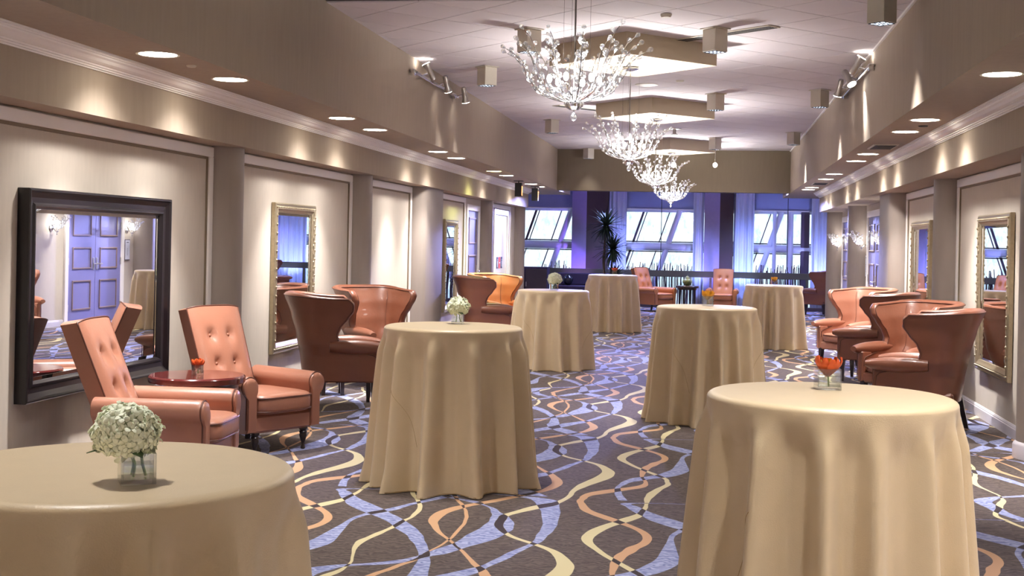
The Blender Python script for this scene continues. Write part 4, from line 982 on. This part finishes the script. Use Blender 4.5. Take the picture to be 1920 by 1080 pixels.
# ------------------------------------------------------------------ chairs (front = +X)
def arc(c, r, a0, a1, n): return [(c[0]+r*math.cos(a0+(a1-a0)*i/n), c[1]+r*math.sin(a0+(a1-a0)*i/n)) for i in range(n+1)]
def club_chair(leather, label):
    t = thing('tufted_armchair', label, 'armchair', (0, 0, 0), 0, 'tufted leather armchairs')
    MB().cbox(-.34, .345, -.275, .275, .165, .30, .02).build('seat_base', leather, t, .6)
    # seat cushion
    sc = MB().super((.075, 0, .375), (.67, .55, .165), 5.5, 36, 14).build('seat_cushion', leather, t, 1)
    for z in (.325, .425):
        loop = [(.075+.335*math.copysign(abs(math.cos(a))**.36, math.cos(a)), .275*math.copysign(abs(math.sin(a))**.36, math.sin(a)), z) for a in [2*PI*i/48+.01 for i in range(48)]]
        MB().tube(loop, .006, 6, closed=True).build('piping', M_PIPING, sc, 1)
    for s in (-1, 1):
        prof = [(.262, .17), (.262, .47)]+arc((.325, .512), .075, PI+.35, -.9, 18)+[(.352, .43), (.352, .17)]
        rings = []
        for x, k, dz in ((-.36, 1, 0), (.30, 1, 0), (.335, .985, -.002), (.352, .94, -.006), (.36, .80, -.02)):
            cyy, czz = .31, .36
            rings.append([(x, s*(cyy+(p-cyy)*k), czz+(q-czz)*k+dz*0) for p, q in prof])
        a = MB().rings(rings).build('armrest', leather, t, .8)
        face = [(.338, s*p, q) for p, q in [(.262, .20)]+[(.262, .47)]+arc((.325, .512), .072, PI+.35, -.9, 18)+[(.352, .43), (.352, .20)]]
        MB().tube(face, .0055, 6).build('piping', M_PIPING, a, 1)
    # back: thick tilted slab with tufted front
    H0, H1 = .30, 1.06; nu, nv = 22, 26
    but = [(-.36, .42), (.36, .42), (-.36, .70), (.36, .70)]
    def pos(u, v, side):
        hw = .235+.015*v
        x = -.20-.30*v; z = H0+(H1-H0)*v
        th = .155-.01*v
        rnd_ = (abs(u)**6)*.03
        top = .02*(abs(u)**4)*v
        if side == 0:
            b = .028*(1-u*u)*math.sin(PI*min(1, max(0, v*.95+.05)))
            for bu, bv in but: b -= .042*math.exp(-((u-bu)**2/.016+(v-bv)**2/.0035))+.010*math.exp(-((u-bu)**2/.10+(v-bv)**2/.02))
            return (x+b-rnd_*.6, u*hw, z-top+.0)
        return (x-th+rnd_*.4, u*hw*.97, z-top-.02*v)
    front = [[pos(-1+2*i/nu, j/nv, 0) for i in range(nu+1)] for j in range(nv+1)]
    back = [[pos(-1+2*i/nu, j/nv, 1) for i in range(nu+1)] for j in range(nv+1)]
    vs = [p for r in front for p in r]+[p for r in back for p in r]; n = nu+1; o = n*(nv+1); fs = []
    for j in range(nv):
        for i in range(nu):
            fs.append((j*n+i, j*n+i+1, (j+1)*n+i+1, (j+1)*n+i)); fs.append((o+j*n+i+1, o+j*n+i, o+(j+1)*n+i, o+(j+1)*n+i+1))
    for j in range(nv): fs.append((j*n, (j+1)*n, o+(j+1)*n, o+j*n)); fs.append(((j+1)*n+nu, j*n+nu, o+j*n+nu, o+(j+1)*n+nu))
    for i in range(nu): fs.append((i+1, i, o+i, o+i+1)); fs.append((nv*n+i, nv*n+i+1, o+nv*n+i+1, o+nv*n+i))
    bk = MB().add(vs, fs).build('backrest', leather, t, .8)
    edge = [front[j][0] for j in range(4, nv+1)]+[front[nv][i] for i in range(1, nu)]+[front[j][nu] for j in range(nv, 3, -1)]
    MB().tube([(p[0]-.002, p[1], p[2]+.002) for p in edge], .0055, 6).build('piping', M_PIPING, bk, 1)
    for bu, bv in but:
        p = pos(bu, bv, 0); MB().super((p[0]+.008, p[1], p[2]), (.016, .026, .026), 2, 10, 8).build('button', leather, bk, 1)
    for sx, sy in ((1, 1), (1, -1)):
        MB().lathe([(.012, 0), (.018, .006), (.018, .02), (.013, .03), (.013, .05), (.022, .075), (.030, .105), (.026, .12), (.032, .132), (.024, .142), (.034, .155), (.034, .17)], 18, (sx*.30, sy*.235, 0)).build('leg', M_DKWOOD, t, .6)
    for sy in (1, -1):
        MB().rings([[(-.34-.03*(1-k)+dx*w, sy*.25+dy*w, z) for dx, dy in ((-1, -1), (1, -1), (1, 1), (-1, 1))] for z, w, k in ((0, .014, 0), (.17, .024, 1))]).build('leg', M_DKWOOD, t, .3)
    return t
def lerp_tab(tab, x):
    for (a, b), (c, d) in zip(tab[:-1], tab[1:]):
        if x <= c:
            t = (x-a)/(c-a); t = max(0, min(1, t)); t = t*t*(3-2*t)*.5+t*.5
            return b+(d-b)*t
    return tab[-1][1]
XF_T = [(.25, .40), (.50, .38), (.56, .20), (.62, .03), (.70, .0), (.78, .025), (.88, .095), (.96, .145), (1.02, .15), (1.07, .11), (1.10, .03), (1.12, -.02)]
XB_T = [(.25, -.29), (.45, -.315), (.7, -.36), (.9, -.41), (1.12, -.48)]
W_T = [(.25, .335), (.5, .345), (.7, .355), (.9, .385), (1.05, .42), (1.12, .43)]
def wing_chair(leather, label):
    t = thing('wing_chair', label, 'armchair', (0, 0, 0), 0, 'leather wing chairs')
    nu, nv = 40, 34; Z0 = .275
    def pt(s, v, inner):
        z = Z0+v*((1.11-.035*abs(s)**3)-Z0); zr = z if z < .7 else .7+(z-.7)*.90
        xf, xb, w = lerp_tab(XF_T, z), lerp_tab(XB_T, z), lerp_tab(W_T, z)
        a = s*PI/2; ca, sa = abs(math.cos(a)), math.sin(a)
        if inner: th = .075; w -= th; xb += th+.03
        e1, e2 = .55, .62
        x = xf-(xf-xb)*(ca**e1); y = w*math.copysign(abs(sa)**e2, sa)
        return (x, y, zr-(.0 if not inner else .004))
    outer = [[pt(-1+2*i/nu, j/nv, 0) for i in range(nu+1)] for j in range(nv+1)]
    inn = [[pt(-1+2*i/nu, j/nv, 1) for i in range(nu+1)] for j in range(nv+1)]
    mid = []                     # rounded rim
    vs = [p for r in outer for p in r]+[p for r in inn for p in r]; n = nu+1; o = n*(nv+1); fs = []
    for j in range(nv):
        for i in range(nu):
            fs.append((j*n+i, j*n+i+1, (j+1)*n+i+1, (j+1)*n+i)); fs.append((o+j*n+i+1, o+j*n+i, o+(j+1)*n+i, o+(j+1)*n+i+1))
    base_mb = MB().add(vs, fs)
    # rim: a soft roll along front edges and top
    def rim(pa, pb, out):
        return tuple((Vector(pa)+Vector(pb))/2+Vector(out))
    edge_o = [outer[j][0] for j in range(nv+1)]+[outer[nv][i] for i in range(1, nu)]+[outer[j][nu] for j in range(nv, -1, -1)]
    edge_i = [inn[j][0] for j in range(nv+1)]+[inn[nv][i] for i in range(1, nu)]+[inn[j][nu] for j in range(nv, -1, -1)]
    rings = []; L = len(edge_o)
    for k in range(L):
        side = k <= nv-2 or k >= L-nv+1
        out = Vector((1, 0, 0)) if side else Vector((0, 0, 1))
        if nv-4 < k < nv+6 or L-nv-6 < k < L-nv+4: out = Vector((.6, 0, .8)).normalized()
        A, B = Vector(edge_o[k]), Vector(edge_i[k]); c = (A+B)/2; h = (A-B)/2; d = out*h.length*.55
        rings.append([tuple(c+h*math.cos(q)+d*math.sin(q)) for q in (0, PI/5, 2*PI/5, 3*PI/5, 4*PI/5, PI)])
    base_mb.rings(rings, close=False)
    sh = base_mb.build('back_shell', leather, t, 1.2)
    MB().tube([tuple(Vector(p)+Vector((0, 0, .001))) for p in edge_o[2:-2]], .0055, 6).build('piping', M_PIPING, sh, 1)
    MB().tube([tuple(Vector(p)+Vector((.002, 0, .003))) for p in edge_i[6:-6]], .0055, 6).build('piping', M_PIPING, sh, 1)
    # vertical inside seams between back and wings
    for s in (-.52, .52): MB().tube([tuple(Vector(pt(s, v/20, 1))+Vector((.003, 0, 0))) for v in range(6, 20)], .003, 5).build('seam', M_PIPING, sh, 1)
    MB().cbox(-.26, .41, -.27, .27, .255, .36, .02).build('seat_base', leather, t, .6)
    sc = MB().super((.095, 0, .415), (.68, .53, .13), 5, 32, 12).build('seat_cushion', leather, t, 1)
    loop = [(.095+.34*math.copysign(abs(math.cos(a))**.4, math.cos(a)), .265*math.copysign(abs(math.sin(a))**.4, math.sin(a)), .45) for a in [2*PI*i/44+.01 for i in range(44)]]
    MB().tube(loop, .005, 6, closed=True).build('piping', M_PIPING, sc, 1)
    for s in (-1, 1):
        # boat-shaped arm roll
        rings = []
        for i in range(15):
            q = i/14; x = -.06+.54*q
            hgt = .062*(math.sin(PI*min(1, .16+q*.80))**.45); wd = .070*(math.sin(PI*min(1, .18+q*.76))**.35)
            zc = .605-.012*q
            rings.append([(x, s*(.330+.0*q)+wd*math.cos(2*PI*j/16), zc+hgt*math.sin(2*PI*j/16)*(1.0 if math.sin(2*PI*j/16) > 0 else 1.25)) for j in range(16)])
        MB().rings(rings).build('armrest', leather, t, 1.2)
        a = MB().cbox(.26, .415, *sorted((s*.27, s*.335)), .26, .57, .015).build('arm_front', leather, t, .6)
        MB().tube([(.417, s*.278, .28), (.417, s*.278, .55), (.417, s*.33, .55), (.417, s*.33, .28)], .004, 5).build('piping', M_PIPING, a, 1)
    for sx, sy in ((1, 1), (1, -1), (-1, 1), (-1, -1)):
        MB().rings([[((.36 if sx > 0 else -.245-.07*(1-k))+dx*w, sy*(.285+.015*(1-k))+dy*w, z) for dx, dy in ((-1, -1), (1, -1), (1, 1), (-1, 1))] for z, w, k in ((0, .017, 0), (.29, .029, 1))]).build('leg', M_DKWOOD, t, .3)
    return t
DEG = PI/180
A_ = club_chair(M_LEATHER, 'tufted saddle-leather armchair left of the round mahogany table, side-on')
A_.location = (-3.45, 7.85, 0); A_.rotation_euler = (0, 0, 4*DEG)
copy_tree(A_, (-3.43, 9.35, 0), -30*DEG, 'tufted saddle-leather armchair right of the round mahogany table, facing the camera')
f1 = club_chair(M_LEATHER3, 'tan tufted armchair by the far rail, turned towards the right'); f1.location = (-1.35, 31.5, 0); f1.rotation_euler = (0, 0, -42*DEG)
copy_tree(f1, (.27, 31.9, 0), -93*DEG, 'tan tufted armchair by the far rail, facing straight to the camera')
W1 = wing_chair(M_LEATHER2, 'brown wing chair seen from behind in front of the left gilt mirror'); W1.location = (-3.56, 11.86, 0); W1.rotation_euler = (0, 0, 20*DEG)
copy_tree(W1, (-3.64, 13.75, 0), -44*DEG, 'brown wing chair facing the camera in front of the plain left panel')
copy_tree(W1, (-3.42, 19.2, 0), 14*DEG, 'brown wing chair seen from behind near the broad left pier')
copy_tree(W1, (1.93, 11.95, 0), 163*DEG, 'nearest brown wing chair on the right, seen from behind')
copy_tree(W1, (2.02, 13.5, 0), 222*DEG, 'second brown wing chair on the right, opening towards the camera')
copy_tree(W1, (2.03, 16.2, 0), 163*DEG, 'third brown wing chair on the right, seen from behind')
W3 = wing_chair(M_LEATHER3, 'tan wing chair behind the brown one near the broad left pier'); W3.location = (-3.46, 20.75, 0); W3.rotation_euler = (0, 0, -40*DEG)
W2 = wing_chair(M_LEATHER, 'farthest wing chair of the right row, lamplight put into its leather colour'); W2.location = (1.95, 17.75, 0); W2.rotation_euler = (0, 0, 218*DEG)  # lighter leather than its row: sconce and downlight glow put into the colour
copy_tree(W1, (2.72, 31.6, 0), 130*DEG, 'brown wing chair in shadow at the far right by the curtain')

# ------------------------------------------------------------------ side tables
def side_table(x, y, r, h, lab, m=None, th=.055):
    t = thing('side_table', lab, 'side table', (x, y, 0), .4, 'round mahogany side tables')
    MB().lathe([(.002, h-th), (r-.01, h-th), (r, h-th+.008), (r, h-.012), (r-.006, h-.004), (r-.012, h), (.002, h)], 56).build('tabletop', m or M_MAHOG, t, .5)
    MB().lathe([(r-.05, h-th-.045), (r-.05, h-th)], 40).build('apron', M_DKWOOD, t, .5)
    for k in range(4):
        a = PI/4+k*PI/2; c, s = math.cos(a), math.sin(a); rr = r-.09
        MB().rings([[(c*rr*f+dx*w, s*rr*f+dy*w, z) for dx, dy in ((-1, -1), (1, -1), (1, 1), (-1, 1))] for z, w, f in ((0, .018, 1.05), (h-th, .026, 1))]).build('leg', M_DKWOOD, t, .3)
    MB().lathe([(r*.55, .16), (r*.55, .18), (.002, .18)], 32).build('lower_shelf', M_DKWOOD, t, .5)
side_table(-3.56, 8.56, .335, .63, 'round mahogany side table between the tufted armchairs')
side_table(-3.85, 12.78, .22, .60, 'round dark side table between the left wing chairs')
side_table(-3.75, 20.0, .20, .60, 'round dark side table between the far left wing chairs')
side_table(2.2, 12.72, .22, .60, 'round dark side table between the nearest right wing chairs')
side_table(2.33, 16.86, .14, .60, 'round dark side table between the farther right wing chairs')
side_table(-.58, 31.6, .28, .64, 'round dark side table between the tan armchairs', M_DKWOOD)
orange_flower(-3.55, 8.54, .631, .046, 'amber and red blooms in a glass tumbler on the mahogany side table', 8, cube=False, m2=M_YELLOW, w=.085)
t = thing('ginger_jar', 'celadon lidded jar on the far side table', 'jar', (-.58, 31.6, .641))
MB().lathe([(.05, 0), (.085, .03), (.115, .08), (.11, .13), (.07, .17), (.05, .18)], 28).build('jar_body', M_CERAM, t, .8)
MB().lathe([(.06, .18), (.055, .20), (.03, .225), (.012, .24), (.018, .255), (.002, .265)], 20).build('jar_lid', M_CERAM, t, .8)

# ------------------------------------------------------------------ lounge objects
t = thing('console_cabinet', 'low dark plum cabinet in front of the left lounge window', 'cabinet', (-4.55, 32.6, 0))
MB().cbox(-.75, .42, -.25, .25, .08, 1.0, .01).build('cabinet_body', M_SOFA, t, .3)
for x in (-.74, -.16): MB().cbox(x+.02, x+.56, -.262, -.248, .12, .95, .006).build('cabinet_door', M_PILLAR, t, .3)
for x in (-.2, -.12): MB().tube([(x, -.268, .5), (x, -.268, .62)], .008, 8).build('knob', M_NICKEL, t, .6)
MB().cbox(-.72, .40, -.22, .22, 0, .08, .005).build('plinth', M_BLACK, t, .3)
t = thing('low_bench', 'long dark plum bench below the left window', 'bench', (-3.1, 32.7, 0))
MB().cbox(-.9, .9, -.28, .28, .30, .55, .03).build('bench_seat', M_SOFA, t, .6)
MB().cbox(-.9, .9, .18, .28, .55, .86, .02).build('bench_back', M_SOFA, t, .6)
for x in (-.8, .8):
    for y in (-.2, .2): MB().cbox(x-.03, x+.03, y-.03, y+.03, 0, .30, .005).build('leg', M_DKWOOD, t, .3)
o = MB().lathe([(.05, 0), (.10, .05), (.13, .13), (.11, .21), (.05, .25), (.045, .27), (.055, .285)], 28).build('round_vase', M_BLACKCER, None, .8); o.location = (-3.62, 32.6, .551)
tag(o, 'black round vase on the bench behind the second left table', 'vase')
# yucca
t = thing('yucca_plant', 'tall dark potted yucca with two leaf heads before the violet-lit pillar', 'plant', (-2.5, 31.6, 0))
MB().lathe([(.16, 0), (.20, .04), (.24, .42), (.26, .45), (.24, .46), (.21, .43), (.002, .42)], 32).build('pot', M_BLACKCER, t, .6)
rnd = random.Random(9)
heads = [((.02, 0, .42), (.06, 0, 1.0), (.08, 0, 1.52), .48), ((-.08, .03, .42), (-.14, 0, 1.2), (-.09, 0, 2.1), .48), ((.05, -.08, .42), (.12, -.1, .6), (.16, -.1, .85), .36)]
for p0, p1, p2, L in heads:
    MB().tube([p0, p1, p2], [.035, .03, .026], 10).build('trunk', M_TRUNK, t, .8)
    leaf = None
    for k in range(95):
        a = k*2.4; el = 1.35-2.5*(k/95)**1.1
        if leaf is None:
            vs = []; 
            for i in range(6):
                q = i/5; w = .036*(1-q)**.6; z = -.10*q*q
                vs += [(L*q, -w, z), (L*q, 0, z-.004), (L*q, w, z)]
            fs = [(i*3+j, i*3+j+1, (i+1)*3+j+1, (i+1)*3+j) for i in range(5) for j in range(2)]
            m0 = len(vs); vs += [(p[0], p[1], p[2]-.002) for p in vs]; fs += [tuple(m0+i for i in reversed(f)) for f in fs]
            leaf = b = MB().add(vs, fs).build('leaf', M_PALM, t, 1)
        else: b = leaf.copy(); COL.objects.link(b); b.parent = t
        b.location = (p2[0], p2[1], p2[2]-.02+rnd.uniform(-.05, .03)); b.rotation_euler = (0, -el, a); s = rnd.uniform(.8, 1.1); b.scale = (s, 1, s)
# bundles of decorative sticks standing behind the rail
stick = None; rnd = random.Random(4)
for x0, x1, n, lab in ((-4.35, -3.75, 16, 'thin plum stick standing behind the rail at the left window'), (-2.22, -.52, 52, 'thin plum stick standing behind the rail at the middle window'), (1.1, 2.3, 36, 'thin plum stick standing behind the rail at the right window')):
    for k in range(n):
        x = x0+(x1-x0)*(k+rnd.random())/n
        if stick is None: stick = o = MB().tube([(0, 0, 0), (.01, .004, .4), (-.006, 0, .8), (.004, 0, 1.14)], [.015, .014, .013, .010], 6).build('decorative_stick', M_TWIG, None, .9)
        else: o = stick.copy(); COL.objects.link(o)
        o.location = (x, 33.68+.07*(k % 4), .0); o.rotation_euler = (0, rnd.uniform(-.05, .05), 0); o.scale = (1, 1, rnd.uniform(.86, 1.04))
        tag(o, lab, 'stick', lab.replace('thin plum stick', 'plum sticks'))
# hanging shade chains
for x, l in ((-1.33, 'thin black shade chain hanging before the middle window'), (1.93, 'thin black shade chain hanging before the right window')):
    o = MB().tube([(0, 0, 0), (0, 0, 2.298)], .010, 6).build('shade_chain', M_BLACK, None, .9); o.location = (x, 33.9, 1.0); tag(o, l, 'chain')
# LED uplights washing pillars and curtains
for k, (x, y, tx, col, w) in enumerate(((-3.45, 33.3, -3.5, (.30, .16, 1), 1.0), (-2.45, 33.4, -2.45, (.25, .30, 1), .6), (.0, 33.3, 0, (.35, .22, 1), .5), (.8, 33.4, .8, (.25, .35, 1), 1.0), (2.9, 33.4, 2.9, (.35, .42, 1), 1.0), (-.36, 33.4, -.36, (.3, .4, 1), .5), (4.0, 33.3, 4, (.3, .16, 1), 1))):
    t = thing('floor_uplight', 'small black LED uplight on the floor '+['by the yucca pillar', 'by the curtain right of the yucca pillar', 'below the middle pillar', 'by the wide curtain', 'by the right end curtain', 'by the narrow curtain', 'by the far right pillar'][k], 'uplight', (x, y, 0))
    MB().lathe([(.06, 0), (.06, .09), (.05, .10), (.048, .085), (.002, .085)], 20).build('can', M_BLACK, t, .5)
    MB().lathe([(.046, .086), (.046, .09), (.002, .09)], 20).build('led_lens', emis('led_%d' % k, col, 4), t, .5)
    spot('lamp_light', (x, y, .12), (tx, 34.1, 1.9), E_UP*w, 70, .8, col, .04, t)
# ceiling LED wash over the lounge
for x, y in ((-6.5, 32), (-2.2, 32), (1.2, 32), (4.8, 32)):
    t = thing('lounge_wash_light', 'blue LED wash light on the lounge ceiling', 'downlight', (x, y, 3.3), 0, 'blue wash lights over the lounge')
    MB().lathe([(.09, 0), (.09, -.05), (.075, -.06), (.07, -.05), (.002, -.05)], 24).build('can', M_BLACK, t, .5)
    MB().lathe([(.068, -.051), (.068, -.055), (.002, -.055)], 20).build('led_lens', emis('led_blue', (.3, .4, 1), 4), t, .5)
    spot('lamp_light', (x, y, 3.22), (x, y+.3, 0), E_UP*3, 130, .8, (.30, .38, 1), .08, t)
for x, tx, l in ((-2.6, -3.2, 'left'), (.9, 1.4, 'right')):  # pair added to cast lilac rims on the columns, in place of stronger daylight
    t = thing('rim_fill_light', 'added blue-violet lamp on the lounge ceiling, rim light down the corridor, '+l+' one', 'spotlight', (x, 31.2, 3.3))
    MB().tube([(0, 0, 0), (0, 0, -.10)], .012, 8).build('stem', M_BLACK, t, .6)
    MB().tube([(0, .10, -.10), (0, -.02, -.14), (0, -.12, -.17)], [.07, .08, .09], 18).build('lamp_can', M_BLACK, t, .6)
    MB().tube([(0, -.121, -.1703), (0, -.126, -.172)], [.08, .078], 18).build('led_lens', emis('led_violet', (.36, .36, 1), 4), t, .6)
    spot('lamp_light', (x, 31.0, 3.12), (tx, 18, 1.0), 3600, 44, .8, (.36, .38, 1), .09, t)
